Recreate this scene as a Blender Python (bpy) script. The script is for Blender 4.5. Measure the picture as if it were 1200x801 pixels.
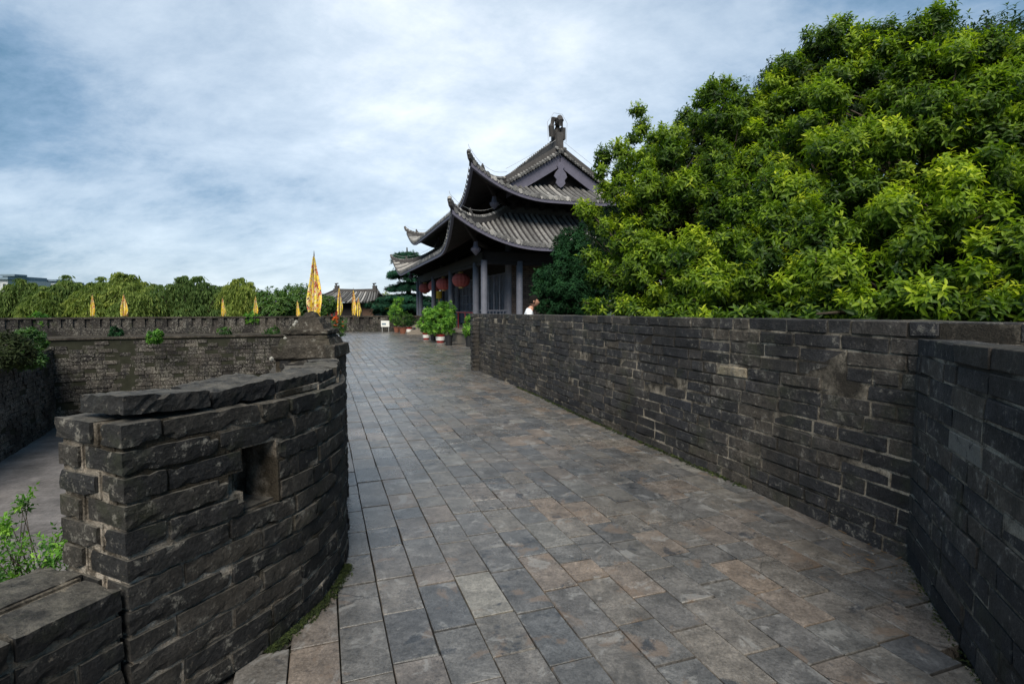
import bpy, math, random
import numpy as np
from mathutils import Vector, Matrix
R = math.radians
for o in list(bpy.data.objects): bpy.data.objects.remove(o)
C = bpy.context.scene.collection
sc = bpy.context.scene
rng = np.random.RandomState(7)
random.seed(7)

# ------------------------------------------------------------------ camera
cam_d = bpy.data.cameras.new('camera'); cam = bpy.data.objects.new('camera', cam_d); C.objects.link(cam)
cam_d.sensor_width = 36.0; cam_d.lens = 36.0*630/1200
cam_d.clip_start = 0.05; cam_d.clip_end = 6000
cam.location = (0, 0, 1.5)
cam.rotation_euler = (R(90-3.63), 0, 0)
sc.camera = cam
sc.view_settings.view_transform = 'Standard'; sc.view_settings.look = 'None'
sc.view_settings.exposure = 1.28; sc.view_settings.gamma = 1.0
F = 630.0; SP, CP = math.sin(R(3.63)), math.cos(R(3.63))

# ------------------------------------------------------------------ sky and sun
SUN_AZ, SUN_EL = R(-172), R(48)      # azimuth measured from +Y towards +X
w = bpy.data.worlds.new('World'); sc.world = w; w.use_nodes = True
def build_world():
    nt = w.node_tree; N = nt.nodes; L = nt.links; N.clear()
    out = N.new('ShaderNodeOutputWorld'); bg = N.new('ShaderNodeBackground'); bg.inputs[1].default_value = 0.1
    L.new(bg.outputs[0], out.inputs[0])
    sky = N.new('ShaderNodeTexSky'); sky.sky_type = 'NISHITA'; sky.sun_disc = False
    sky.sun_elevation = SUN_EL; sky.sun_rotation = SUN_AZ; sky.air_density = 1.0; sky.dust_density = 0.8; sky.ozone_density = 2.0
    tc = N.new('ShaderNodeTexCoord'); sep = N.new('ShaderNodeSeparateXYZ'); L.new(tc.outputs['Generated'], sep.inputs[0])
    def math_(op, a, b=None, c=None, clamp=False):
        m = N.new('ShaderNodeMath'); m.operation = op; m.use_clamp = clamp
        for i, v in enumerate((a, b, c)):
            if v is None: continue
            if isinstance(v, (int, float)): m.inputs[i].default_value = v
            else: L.new(v, m.inputs[i])
        return m.outputs[0]
    zc = math_('ADD', math_('MAXIMUM', sep.outputs[2], 0.0), 0.38)
    px = math_('DIVIDE', sep.outputs[0], zc); py = math_('DIVIDE', sep.outputs[1], zc)
    comb = N.new('ShaderNodeCombineXYZ'); L.new(px, comb.inputs[0]); L.new(py, comb.inputs[1])
    mp = N.new('ShaderNodeMapping'); mp.inputs['Location'].default_value = (3.1, 0.7, 0.0); mp.inputs['Rotation'].default_value = (0, 0, R(62)); mp.inputs['Scale'].default_value = (0.9, 1.35, 1)
    L.new(comb.outputs[0], mp.inputs[0])
    n1 = N.new('ShaderNodeTexNoise'); n1.inputs['Scale'].default_value = 1.25; n1.inputs['Detail'].default_value = 12; n1.inputs['Roughness'].default_value = 0.6; n1.inputs['Distortion'].default_value = 0.1
    L.new(mp.outputs[0], n1.inputs['Vector'])
    n2 = N.new('ShaderNodeTexNoise'); n2.inputs['Scale'].default_value = 3.4; n2.inputs['Detail'].default_value = 12; n2.inputs['Roughness'].default_value = 0.68; n2.inputs['Distortion'].default_value = 0.2
    mp2 = N.new('ShaderNodeMapping'); mp2.inputs['Location'].default_value = (8.1, 2.7, 0.0); mp2.inputs['Rotation'].default_value = (0, 0, R(50)); mp2.inputs['Scale'].default_value = (0.8, 1.15, 1)
    L.new(comb.outputs[0], mp2.inputs[0]); L.new(mp2.outputs[0], n2.inputs['Vector'])
    # thin bright veil: brightest ahead, where the cloud is thinnest, darker blue-grey to the left
    v = Vector((-0.10, 0.97, 0.20)).normalized()
    dot = N.new('ShaderNodeVectorMath'); dot.operation = 'DOT_PRODUCT'; L.new(tc.outputs['Generated'], dot.inputs[0]); dot.inputs[1].default_value = v
    mr = N.new('ShaderNodeMapRange'); mr.inputs['From Min'].default_value = 0.55; mr.inputs['From Max'].default_value = 1.0; mr.clamp = True
    L.new(dot.outputs['Value'], mr.inputs['Value'])
    glow = math_('POWER', mr.outputs[0], 1.7)
    t = math_('ADD', math_('MULTIPLY', n1.outputs[0], 1.05), math_('MULTIPLY', glow, 0.50))
    t = math_('ADD', t, -0.215)
    t = math_('ADD', t, math_('MULTIPLY', math_('SUBTRACT', n2.outputs[0], 0.5), 0.55))
    cr = N.new('ShaderNodeValToRGB'); L.new(t, cr.inputs[0])
    e = cr.color_ramp.elements
    K_ = 0.60
    stops = [(.30, (.40, 1.30, 2.1)), (.44, (1.7, 2.65, 3.75)), (.58, (3.4, 4.25, 5.2)), (.76, (4.9, 5.7, 6.5)), (.97, (7.4, 7.9, 8.4))]
    e[0].position = stops[0][0]; e[0].color = [c*K_ for c in stops[0][1]]+[1]; e[1].position = stops[-1][0]; e[1].color = [c*K_ for c in stops[-1][1]]+[1]
    for p_, c_ in stops[1:-1]: x = e.new(p_); x.color = [c*K_ for c in c_]+[1]
    mix = N.new('ShaderNodeMix'); mix.data_type = 'RGBA'; mix.inputs[0].default_value = 0.88
    L.new(sky.outputs[0], mix.inputs[6]); L.new(cr.outputs[0], mix.inputs[7]); L.new(mix.outputs[2], bg.inputs[0])
build_world()
sun_d = bpy.data.lights.new('sun', 'SUN'); sun = bpy.data.objects.new('sun', sun_d); C.objects.link(sun)
sun_d.energy = 2.2; sun_d.angle = R(40); sun_d.color = (1.0, 0.93, 0.80)
sdir = Vector((math.sin(SUN_AZ)*math.cos(SUN_EL), math.cos(SUN_AZ)*math.cos(SUN_EL), math.sin(SUN_EL)))
sun.rotation_euler = sdir.to_track_quat('Z', 'Y').to_euler()

# ------------------------------------------------------------------ helpers
def at(u, s, z=None, v=None):
    """world point on the photo column u at camera depth s; z direct or from row v"""
    if v is not None: z = 1.5 + s*(-SP + CP*(400-v)/F)
    yc = (z-1.5 + s*SP)/(s*CP)
    return Vector(((u-600)/F*s, s*(CP + SP*yc), z))
def gnd(u, v, z=0.0):
    s = (1.5-z)/(SP + CP*(v-400)/F)
    return at(u, s, z)
def proj(P):
    P = np.asarray(P, float); X, Y, Z = P[..., 0], P[..., 1], P[..., 2]-1.5
    s = Y*CP - Z*SP; yc = Y*SP + Z*CP
    s = np.where(s < .05, .05, s)
    return 600+F*X/s, 400-F*yc/s, s

def new_mesh(name, V, T, attrs=None, smooth=False):
    V = np.asarray(V, np.float32).reshape(-1, 3); T = np.asarray(T, np.int32)
    k = T.shape[1]; me = bpy.data.meshes.new(name)
    me.vertices.add(len(V)); me.vertices.foreach_set('co', V.ravel())
    me.loops.add(T.size); me.loops.foreach_set('vertex_index', T.ravel())
    me.polygons.add(len(T)); me.polygons.foreach_set('loop_start', np.arange(0, T.size, k, dtype=np.int32))
    me.polygons.foreach_set('use_smooth', np.full(len(T), bool(smooth)))
    if attrs:
        for a, val in attrs.items():
            at_ = me.attributes.new(a, 'FLOAT', 'POINT'); at_.data.foreach_set('value', np.asarray(val, np.float32))
    me.update(calc_edges=True)
    return me

class MB:
    """collects triangles for one mesh object"""
    def __init__(s): s.V = []; s.T = []; s.A = []; s.n = 0
    def add(s, V, T, a=0.0):
        V = np.asarray(V, float).reshape(-1, 3); T = np.asarray(T, int)
        s.V.append(V); s.T.append(T+s.n); s.A.append(np.full(len(V), a) if np.isscalar(a) else a); s.n += len(V)
    def quads(s, V, Q, a=0.0):
        Q = np.asarray(Q, int); s.add(V, np.vstack([Q[:, [0, 1, 2]], Q[:, [0, 2, 3]]]), a)
    def box(s, lo, hi, M=None, a=0.0):
        x0, y0, z0 = lo; x1, y1, z1 = hi
        V = np.array([(x0,y0,z0),(x1,y0,z0),(x1,y1,z0),(x0,y1,z0),(x0,y0,z1),(x1,y0,z1),(x1,y1,z1),(x0,y1,z1)], float)
        if M is not None: V = xf(M, V)
        s.quads(V, [(0,3,2,1),(4,5,6,7),(0,1,5,4),(1,2,6,5),(2,3,7,6),(3,0,4,7)], a)
    def tube(s, pts, rad, n=6, a=0.0, caps=True):
        pts = [Vector(p) for p in pts]; m = len(pts)
        if np.isscalar(rad): rad = [rad]*m
        V = []; up = Vector((0, 0, 1))
        for i, p in enumerate(pts):
            d = (pts[min(i+1, m-1)]-pts[max(i-1, 0)]).normalized()
            r_ = up if abs(d.z) < .95 else Vector((1, 0, 0))
            x = d.cross(r_).normalized(); y = d.cross(x).normalized()
            for k in range(n):
                t = 2*math.pi*k/n; V.append(p + (x*math.cos(t)+y*math.sin(t))*rad[i])
        Q = [(i*n+k, i*n+(k+1) % n, (i+1)*n+(k+1) % n, (i+1)*n+k) for i in range(m-1) for k in range(n)]
        V = np.array([tuple(v) for v in V]); s.quads(V, Q, a)
        if caps:
            for i in (0, m-1):
                ring = V[i*n:(i+1)*n]; c = np.vstack([ring, ring.mean(0)])
                s.add(c, [(k, (k+1) % n, n) for k in range(n)], a)
    def lathe(s, base, prof, n=12, a=0.0, M=None):
        V = []
        for r_, z in prof:
            for k in range(n):
                t = 2*math.pi*k/n; V.append((r_*math.cos(t), r_*math.sin(t), z))
        V = np.array(V)
        if M is not None: V = xf(M, V)
        V = V+np.array(tuple(base)); m = len(prof)
        s.quads(V, [(i*n+k, i*n+(k+1) % n, (i+1)*n+(k+1) % n, (i+1)*n+k) for i in range(m-1) for k in range(n)], a)
    def grid(s, P, a=0.0):
        P = np.asarray(P, float); n, m = P.shape[:2]
        Q = [(i*m+j, (i+1)*m+j, (i+1)*m+j+1, i*m+j+1) for i in range(n-1) for j in range(m-1)]
        s.quads(P.reshape(-1, 3), Q, a)
    def sweep(s, pts, w_, h, a=0.0, top=0.75):
        """a bar with trapezoid section standing on the curve pts"""
        pts = [Vector(p) for p in pts]; m = len(pts); V = []
        if np.isscalar(h): h = [h]*m
        for i, p in enumerate(pts):
            d = pts[min(i+1, m-1)]-pts[max(i-1, 0)]; x = Vector((d.y, -d.x, 0)).normalized()*w_/2
            V += [p-x, p+x, p+x*top+Vector((0, 0, h[i])), p-x*top+Vector((0, 0, h[i]))]
        Q = [(i*4+k, i*4+(k+1) % 4, (i+1)*4+(k+1) % 4, (i+1)*4+k) for i in range(m-1) for k in range(4)]
        Q += [(0, 1, 2, 3), ((m-1)*4, (m-1)*4+1, (m-1)*4+2, (m-1)*4+3)]
        s.quads(np.array([tuple(v) for v in V]), Q, a)
    def prism(s, poly, z0, z1, a=0.0):
        """vertical prism, convex polygon"""
        n = len(poly)
        V = [(p[0], p[1], z0) for p in poly]+[(p[0], p[1], z1) for p in poly]
        T = [(0, i+1, i) for i in range(1, n-1)]+[(n, n+i, n+i+1) for i in range(1, n-1)]
        for i in range(n):
            j = (i+1) % n; T += [(i, j, n+j), (i, n+j, n+i)]
        s.add(V, T, a)
    def obj(s, name, mat, parent=None, smooth=False, **kw):
        V = np.vstack(s.V); T = np.vstack(s.T)
        me = new_mesh(name, V, T, {'rnd': np.concatenate(s.A)}, smooth)
        me.materials.append(mat)
        return link(name, me, parent, **kw)

def xf(M, V):
    M = np.array(M); return V @ M[:3, :3].T + M[:3, 3]
def link(name, me, parent=None, **kw):
    o = bpy.data.objects.new(name, me); C.objects.link(o)
    if parent is not None:
        o.parent = parent; o.matrix_parent_inverse = Matrix.Translation(-Vector(parent.location))
    for k, v in kw.items(): o[k] = v
    return o
def thing(name, label, cat, loc=(0, 0, 0), group=None):
    o = bpy.data.objects.new(name, None); C.objects.link(o); o.location = loc; o.empty_display_size = .2
    o['label'] = label; o['category'] = cat
    if group: o['group'] = group
    return o
def tag(o, label, cat, group=None):
    o['label'] = label; o['category'] = cat
    if group: o['group'] = group
    return o
def copy_tree(o, loc=None, label=None, parent=None, scale=None, rz=None):
    c = o.copy(); C.objects.link(c)
    if parent: c.parent = parent
    for ch in list(o.children): copy_tree(ch, parent=c)
    if loc is not None: c.location = loc
    if scale is not None: c.scale = scale
    if rz is not None: c.rotation_euler = (0, 0, rz)
    if label: c['label'] = label
    return c

# ------------------------------------------------------------------ materials
class NT:
    def __init__(s, name):
        s.m = bpy.data.materials.new(name); s.m.use_nodes = True; s.nt = s.m.node_tree; s.N = s.nt.nodes; s.L = s.nt.links; s.N.clear()
        s.out = s.N.new('ShaderNodeOutputMaterial'); s.b = s.N.new('ShaderNodeBsdfPrincipled'); s.L.new(s.b.outputs[0], s.out.inputs[0])
        s.geo = s.N.new('ShaderNodeNewGeometry')
    def set(s, inp, v):
        if hasattr(v, 'is_output') or isinstance(v, bpy.types.NodeSocket): s.L.new(v, inp)
        else: inp.default_value = v
    def pos(s, scale=(1, 1, 1)):
        m = s.N.new('ShaderNodeMapping'); m.inputs['Scale'].default_value = scale; s.L.new(s.geo.outputs['Position'], m.inputs[0]); return m.outputs[0]
    def noise(s, scale, detail=5, rough=.55, dist=0., vec=None):
        n = s.N.new('ShaderNodeTexNoise'); n.inputs['Scale'].default_value = scale; n.inputs['Detail'].default_value = detail
        n.inputs['Roughness'].default_value = rough; n.inputs['Distortion'].default_value = dist
        s.L.new(vec if vec is not None else s.geo.outputs['Position'], n.inputs['Vector']); return n.outputs[0]
    def voro(s, scale, feature='F1', vec=None):
        n = s.N.new('ShaderNodeTexVoronoi'); n.feature = feature; n.inputs['Scale'].default_value = scale
        s.L.new(vec if vec is not None else s.geo.outputs['Position'], n.inputs['Vector']); return n.outputs[0]
    def math(s, op, a, b=0., clamp=False):
        m = s.N.new('ShaderNodeMath'); m.operation = op; m.use_clamp = clamp; s.set(m.inputs[0], a); s.set(m.inputs[1], b); return m.outputs[0]
    def ramp(s, f, stops, interp='LINEAR'):
        r_ = s.N.new('ShaderNodeValToRGB'); s.L.new(f, r_.inputs[0]); r_.color_ramp.interpolation = interp; e = r_.color_ramp.elements
        e[0].position = stops[0][0]; e[0].color = c4(stops[0][1]); e[1].position = stops[-1][0]; e[1].color = c4(stops[-1][1])
        for p, c in stops[1:-1]: x = e.new(p); x.color = c4(c)
        return r_.outputs[0]
    def mix(s, f, a, b, mode='MIX'):
        m = s.N.new('ShaderNodeMix'); m.data_type = 'RGBA'; m.blend_type = mode
        s.set(m.inputs[0], f); s.set(m.inputs[6], c4(a) if isinstance(a, tuple) else a); s.set(m.inputs[7], c4(b) if isinstance(b, tuple) else b); return m.outputs[2]
    def rnd(s, k=1.0):
        a = s.N.new('ShaderNodeAttribute'); a.attribute_name = 'rnd'; oi = s.N.new('ShaderNodeObjectInfo')
        return s.math('FRACT', s.math('MULTIPLY', s.math('ADD', a.outputs['Fac'], oi.outputs['Random']), k))
    def bump(s, h, strength=.5, dist=.01):
        b = s.N.new('ShaderNodeBump'); b.inputs['Strength'].default_value = strength; b.inputs['Distance'].default_value = dist; s.L.new(h, b.inputs['Height']); s.L.new(b.outputs[0], s.b.inputs['Normal'])
    def fin(s, col, rough=.8, spec=.3):
        s.set(s.b.inputs['Base Color'], c4(col) if isinstance(col, tuple) else col); s.set(s.b.inputs['Roughness'], rough); s.b.inputs['Specular IOR Level'].default_value = spec
        return s.m
def c4(c):
    if isinstance(c, (int, float)): return (c, c, c, 1)
    return tuple(c)+(1,) if len(c) == 3 else tuple(c)

def brick_mat(name, cols, lichen=.55, sc_=1.0, spec=.25, rough=.8, mortar=.62, ledge_light=0):
    n = NT(name); r_ = n.rnd(); r2 = n.rnd(7.31)
    base = n.ramp(r_, [(i/(len(cols)-1) if len(cols) > 1 else 0, c) for i, c in enumerate(cols)])
    big = n.noise(1.3*sc_, 4, .6); med = n.noise(9*sc_, 6, .65); fine = n.noise(80*sc_, 8, .8)
    warm = n.ramp(n.math('ADD', n.noise(.55*sc_, 3, .6), n.math('MULTIPLY', n.math('SUBTRACT', r2, .5), .16)), [(.53, (0,)*3), (.67, (.7,)*3)])
    base = n.mix(warm, base, (.078,.067,.055))
    c = n.mix(1.0, base, n.ramp(med, [(.3, (.55,)*3), (.5, (.95,)*3), (.72, (1.45,)*3)]), 'MULTIPLY')
    c = n.mix(1.0, c, n.ramp(big, [(.32, (.62, .60, .60)), (.5, (1.0,)*3), (.7, (1.35, 1.3, 1.25))]), 'MULTIPLY')
    c = n.mix(1.0, c, n.ramp(fine, [(.34, (.5,)*3), (.5, (1,)*3), (.68, (1.7,)*3)]), 'MULTIPLY')
    # pale lime and lichen blots, denser in some stretches of the wall
    blot = n.math('ADD', n.noise(18*sc_, 7, .76, .1), n.math('MULTIPLY', big, .35))
    m = n.ramp(blot, [(lichen+.20, (0,)*3), (lichen+.27, (.8,)*3)])
    c = n.mix(m, c, n.mix(fine, (.11, .10, .085), (.30, .285, .25)))
    green = n.ramp(n.noise(3.1*sc_, 5, .65), [(.55, (0,)*3), (.72, (.55,)*3)])
    c = n.mix(green, c, (.040, .046, .022))
    st = n.noise(3.2, 6, .65, vec=n.pos((1.0, 1.0, .13)))
    c = n.mix(n.ramp(st, [(.54, (0,)*3), (.66, (.65,)*3)]), c, (.016,.017,.018))
    # smears of mortar left on the brick faces
    sm = n.ramp(n.noise(34*sc_, 6, .75, .15), [(mortar, (0,)*3), (mortar+.05, (.6,)*3)])
    c = n.mix(sm, c, (.15, .13, .105))
    if ledge_light:   # lit ledge tops painted in: upward faces mixed with a pale dusty tone
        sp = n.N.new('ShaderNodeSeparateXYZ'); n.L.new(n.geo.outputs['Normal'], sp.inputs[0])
        dm = n.math('MULTIPLY', n.ramp(sp.outputs[2], [(.45, (0,)*3), (.85, (ledge_light,)*3)]), n.ramp(n.noise(11, 7, .7), [(.38, (.15,)*3), (.6, (1,)*3)]))
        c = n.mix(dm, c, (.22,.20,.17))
    h = n.math('ADD', n.math('MULTIPLY', med, .9), n.math('ADD', n.math('MULTIPLY', fine, .35), n.math('MULTIPLY', n.noise(28*sc_, 5, .7), .8)))
    n.bump(h, 1.0, .018)
    return n.fin(c, n.math('ADD', rough-.12, n.math('MULTIPLY', med, .25)), spec)
M_brick = brick_mat('dark_brick', [(.020,.020,.022), (.038,.037,.038), (.026,.027,.031), (.056,.051,.047), (.031,.032,.038), (.072,.062,.051)])
M_merlon = brick_mat('weathered_brick', [(.014,.0142,.0155), (.025,.0245,.0245), (.0175,.018,.020), (.040,.036,.031)], lichen=.56, mortar=.62, ledge_light=.45)
M_pale = brick_mat('pale_brick', [(.22,.19,.14), (.15,.14,.12)])
M_farbrick = brick_mat('far_brick', [(.020,.018,.018), (.034,.031,.029), (.060,.053,.048)], lichen=.5, sc_=.8)

def mortar_mat(name, a, b, dark, cover=.5):
    n = NT(name); n1 = n.noise(2.3, 5, .6); n2 = n.noise(22, 6, .7); n3 = n.noise(120, 4, .7)
    c = n.mix(n2, a, b); c = n.mix(n.ramp(n1, [(cover-.08, (1,)*3), (cover+.12, (0,)*3)]), c, dark)
    c = n.mix(n.ramp(n.noise(9, 8, .75), [(.40, (.85,)*3), (.50, (0,)*3)]), c, dark)
    c = n.mix(1.0, c, n.ramp(n3, [(.3, (.6,)*3), (.7, (1.3,)*3)]), 'MULTIPLY')
    n.bump(n.math('ADD', n2, n.math('MULTIPLY', n3, .5)), 1.0, .02)
    return n.fin(c, .95, .1)
M_mortar = mortar_mat('dark_mortar', (.22,.18,.135), (.58,.52,.43), (.045,.04,.034), .52)
M_mortar_l = mortar_mat('lime_mortar', (.27,.20,.14), (.66,.61,.54), (.050,.042,.032), .50)

def paver_mat():
    n = NT('paving_stone'); r_ = n.rnd(); r2 = n.rnd(5.77)
    # every stone carries its own stains: shift the pattern by the stone's random number
    vm = n.N.new('ShaderNodeVectorMath'); vm.operation = 'ADD'; n.L.new(n.geo.outputs['Position'], vm.inputs[0])
    cb = n.N.new('ShaderNodeCombineXYZ'); n.L.new(n.math('MULTIPLY', r_, 61.0), cb.inputs[0]); n.L.new(n.math('MULTIPLY', r2, 47.0), cb.inputs[1]); n.L.new(cb.outputs[0], vm.inputs[1]); P = vm.outputs[0]
    base = n.ramp(n.rnd(3.1), [(0, (.090,.092,.097)), (.20, (.134,.124,.114)), (.38, (.080,.082,.088)), (.52, (.145,.129,.114)), (.68, (.105,.103,.104)), (.84, (.170,.135,.110)), (.95, (.100,.100,.102)), (.985, (.175,.165,.15)), (1, (.24,.225,.20))])
    med = n.noise(6.5, 9, .68, .25, vec=P); fine = n.noise(95, 8, .8, vec=P); w_ = n.noise(4.4, 9, .66, .5, vec=P); bl = n.noise(5.2, 10, .68, .7, vec=P); grit = n.noise(38, 8, .78, vec=P)
    c = n.mix(1.0, base, n.ramp(med, [(.3, (.5,)*3), (.5, (.95,)*3), (.7, (1.5,)*3)]), 'MULTIPLY')
    c = n.mix(1.0, c, n.ramp(fine, [(.32, (.55,)*3), (.5, (1,)*3), (.68, (1.5,)*3)]), 'MULTIPLY')
    c = n.mix(1.0, c, n.ramp(grit, [(.36, (.62,)*3), (.5, (1,)*3), (.66, (1.3,)*3)]), 'MULTIPLY')
    c = n.mix(n.ramp(w_, [(.58, (0,)*3), (.64, (.6,)*3)]), c, (.165,.120,.090))
    c = n.mix(n.ramp(bl, [(.575, (0,)*3), (.615, (.5,)*3)]), c, (.27,.265,.26))
    wob = n.N.new('ShaderNodeVectorMath'); wob.operation = 'ADD'; n.L.new(P, wob.inputs[0]); cw = n.N.new('ShaderNodeCombineXYZ'); n.L.new(n.math('MULTIPLY', n.noise(9, 4, .6, vec=P), .16), cw.inputs[0]); n.L.new(cw.outputs[0], wob.inputs[1])
    crack = n.ramp(n.voro(1.7, 'DISTANCE_TO_EDGE', vec=wob.outputs[0]), [(.002, (.8,)*3), (.007, (0,)*3)])
    some = n.ramp(n.rnd(11.7), [(.86, (0,)*3), (.87, (1,)*3)])
    c = n.mix(n.math('MULTIPLY', crack, some), c, (.015,.015,.014))
    c = n.mix(n.ramp(n.noise(3.9, 10, .7, .3, vec=P), [(.36, (.8,)*3), (.41, (0,)*3)]), c, (.030,.033,.040))
    c = n.mix(n.ramp(n.noise(30, 9, .8, .2, vec=P), [(.66, (0,)*3), (.70, (.6,)*3)]), c, (.36,.34,.30))
    # walked-on, paler middle of the path and damp foot of the walls is left to large world-space variation
    c = n.mix(1.0, c, n.ramp(n.noise(.45, 4, .6), [(.35, (.72, .73, .74)), (.6, (1.15, 1.14, 1.12))]), 'MULTIPLY')
    n.bump(n.math('ADD', n.math('MULTIPLY', med, 1.0), n.math('ADD', n.math('MULTIPLY', fine, .3), n.math('MULTIPLY', grit, .7))), .6, .008)
    rough = n.ramp(n.noise(1.3, 6, .65, .3), [(.35, (.20,)*3), (.65, (.42,)*3)])
    return n.fin(c, rough, .75)
M_paver = paver_mat()

def simple(name, col, rough=.7, spec=.3, var=.35, scale=6, bump=.3, col2=None, metal=0):
    n = NT(name); a = n.noise(scale, 5, .6); b = n.noise(scale*8, 4, .65)
    c = n.mix(a, tuple(x*(1-var) for x in col), tuple(x*(1+var) for x in (col2 or col)))
    c = n.mix(1.0, c, n.ramp(b, [(.3, (.85,)*3), (.7, (1.15,)*3)]), 'MULTIPLY')
    n.bump(n.math('ADD', a, b), bump, .01); n.b.inputs['Metallic'].default_value = metal
    return n.fin(c, rough, spec)
M_wood = simple('grey_painted_wood', (.15,.155,.19), .6, .3, .35, 5)
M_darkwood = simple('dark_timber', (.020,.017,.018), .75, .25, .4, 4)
M_board = simple('gable_board', (.115,.11,.15), .6, .3, .25, 4)
M_soil = simple('soil', (.06,.055,.04), .95, .1, .4, 3, .8)
M_grass = simple('field_green', (.05,.075,.03), .95, .1, .5, .5, .8)
def yard_mat():
    n = NT('courtyard_paving'); b = n.N.new('ShaderNodeTexBrick'); n.L.new(n.geo.outputs['Position'], b.inputs[0])
    b.inputs['Color1'].default_value = (.15,.136,.132,1); b.inputs['Color2'].default_value = (.125,.115,.113,1); b.inputs['Mortar'].default_value = (.11,.10,.095,1)
    b.inputs['Scale'].default_value = 1.0; b.inputs['Brick Width'].default_value = .42; b.inputs['Row Height'].default_value = .21; b.inputs['Mortar Size'].default_value = .012
    c = n.mix(1.0, b.outputs[0], n.ramp(n.noise(.7, 7, .7), [(.32, (.55,)*3), (.68, (1.4,)*3)]), 'MULTIPLY'); c = n.mix(1.0, c, n.ramp(n.noise(14, 6, .75), [(.3, (.7,)*3), (.7, (1.3,)*3)]), 'MULTIPLY')
    return n.fin(c, .8, .25)
M_yard = yard_mat()
M_joint = simple('joint_soil', (.030,.031,.022), .95, .1, .5, 4, .6)
M_stone = simple('tan_stone', (.22,.19,.16), .8, .3, .3, 5, .5)
M_cap = brick_mat('cap_stone', [(.045,.040,.034), (.066,.057,.048), (.038,.034,.030)], lichen=.56, spec=.1)
M_conc = simple('lime_fleck', (.30,.29,.26), .9, .2, .3, 20, .6)
M_skin = simple('skin', (.42,.22,.15), .5, .4, .08, 12, .05)
M_hair = simple('black_hair', (.008,.007,.006), .8, .1, .3, 60, .5)
M_shirt = simple('white_cotton', (.78,.80,.84), .85, .2, .04, 12, .2)
M_trouser = simple('navy_cloth', (.03,.04,.07), .85, .2, .15, 12, .2)
M_black = simple('black_plastic', (.016,.017,.019), .5, .4, .2, 8, .1)
M_red = simple('red_paint', (.28,.025,.022), .5, .4, .2, 6, .2)
M_white = simple('white_paint', (.72,.72,.70), .6, .3, .06, 8, .1)
M_gold = simple('gold_trim', (.55,.38,.14), .45, .5, .2, 12, .2)
M_wire = simple('galvanised_wire', (.40,.40,.40), .5, .5, .1, 12, .1)
M_pole = simple('flag_pole_wood', (.09,.06,.04), .7, .3, .3, 12, .2)
M_bark = simple('bark', (.06,.048,.036), .9, .15, .4, 9, 1.0)
M_bglass = simple('window_glass', (.05,.065,.08), .15, .6, .1, 2, .02)
M_bwall = simple('pale_render', (.42,.44,.47), .8, .3, .08, .5, .1)
M_bdark = simple('dark_cladding', (.16,.22,.28), .8, .3, .15, .5, .1)
M_terra = simple('terracotta', (.20,.08,.05), .7, .3, .2, 9, .3)
M_flower = simple('orange_petals', (.75,.16,.03), .6, .3, .2, 30, .1)
M_yellow = simple('yellow_cloth', (.62,.42,.05), .8, .2, .1, 10, .1)

def tile_mat():
    n = NT('grey_roof_tile'); r_ = n.rnd(); a = n.noise(5, 6, .7); b = n.noise(26, 5, .7)
    c = n.ramp(r_, [(0, (.10,.098,.10)), (.5, (.155,.152,.15)), (.8, (.23,.225,.22)), (1, (.46,.44,.42))])
    c = n.mix(1.0, c, n.ramp(a, [(.3, (.6,)*3), (.5, (.95,)*3), (.7, (1.35,)*3)]), 'MULTIPLY')
    c = n.mix(n.ramp(b, [(.58, (0,)*3), (.68, (.5,)*3)]), c, (.40,.375,.34))
    n.bump(n.math('ADD', a, b), .8, .03)
    return n.fin(c, .85, .2)
M_tile = tile_mat()
M_pan = simple('pan_tile', (.035,.033,.034), .9, .15, .4, 5, .6)
M_ridge = simple('ridge_tile', (.070,.066,.066), .85, .2, .5, 7, .9)

def hall_brick_mat():
    n = NT('hall_brick'); b = n.N.new('ShaderNodeTexBrick')
    m = n.N.new('ShaderNodeMapping'); m.inputs['Rotation'].default_value = (R(90), 0, R(-18)); n.L.new(n.geo.outputs['Position'], m.inputs[0])
    sep = n.N.new('ShaderNodeSeparateXYZ'); n.L.new(n.geo.outputs['Position'], sep.inputs[0])
    cb = n.N.new('ShaderNodeCombineXYZ'); n.L.new(n.math('ADD', n.math('MULTIPLY', sep.outputs[0], .951), n.math('MULTIPLY', sep.outputs[1], .31)), cb.inputs[0]); n.L.new(sep.outputs[2], cb.inputs[1])
    n.L.new(cb.outputs[0], b.inputs[0]); b.inputs['Color1'].default_value = (.075,.058,.052, 1); b.inputs['Color2'].default_value = (.12,.092,.08, 1); b.inputs['Mortar'].default_value = (.035,.03,.03, 1)
    b.inputs['Scale'].default_value = 1.0; b.inputs['Brick Width'].default_value = .36; b.inputs['Row Height'].default_value = .095; b.inputs['Mortar Size'].default_value = .014
    n.bump(b.outputs['Fac'], -.6, .02)
    return n.fin(n.mix(1.0, b.outputs[0], n.ramp(n.noise(6), [(.3, (.7,)*3), (.7, (1.3,)*3)]), 'MULTIPLY'), .85, .2)
M_hall = hall_brick_mat()

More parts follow.
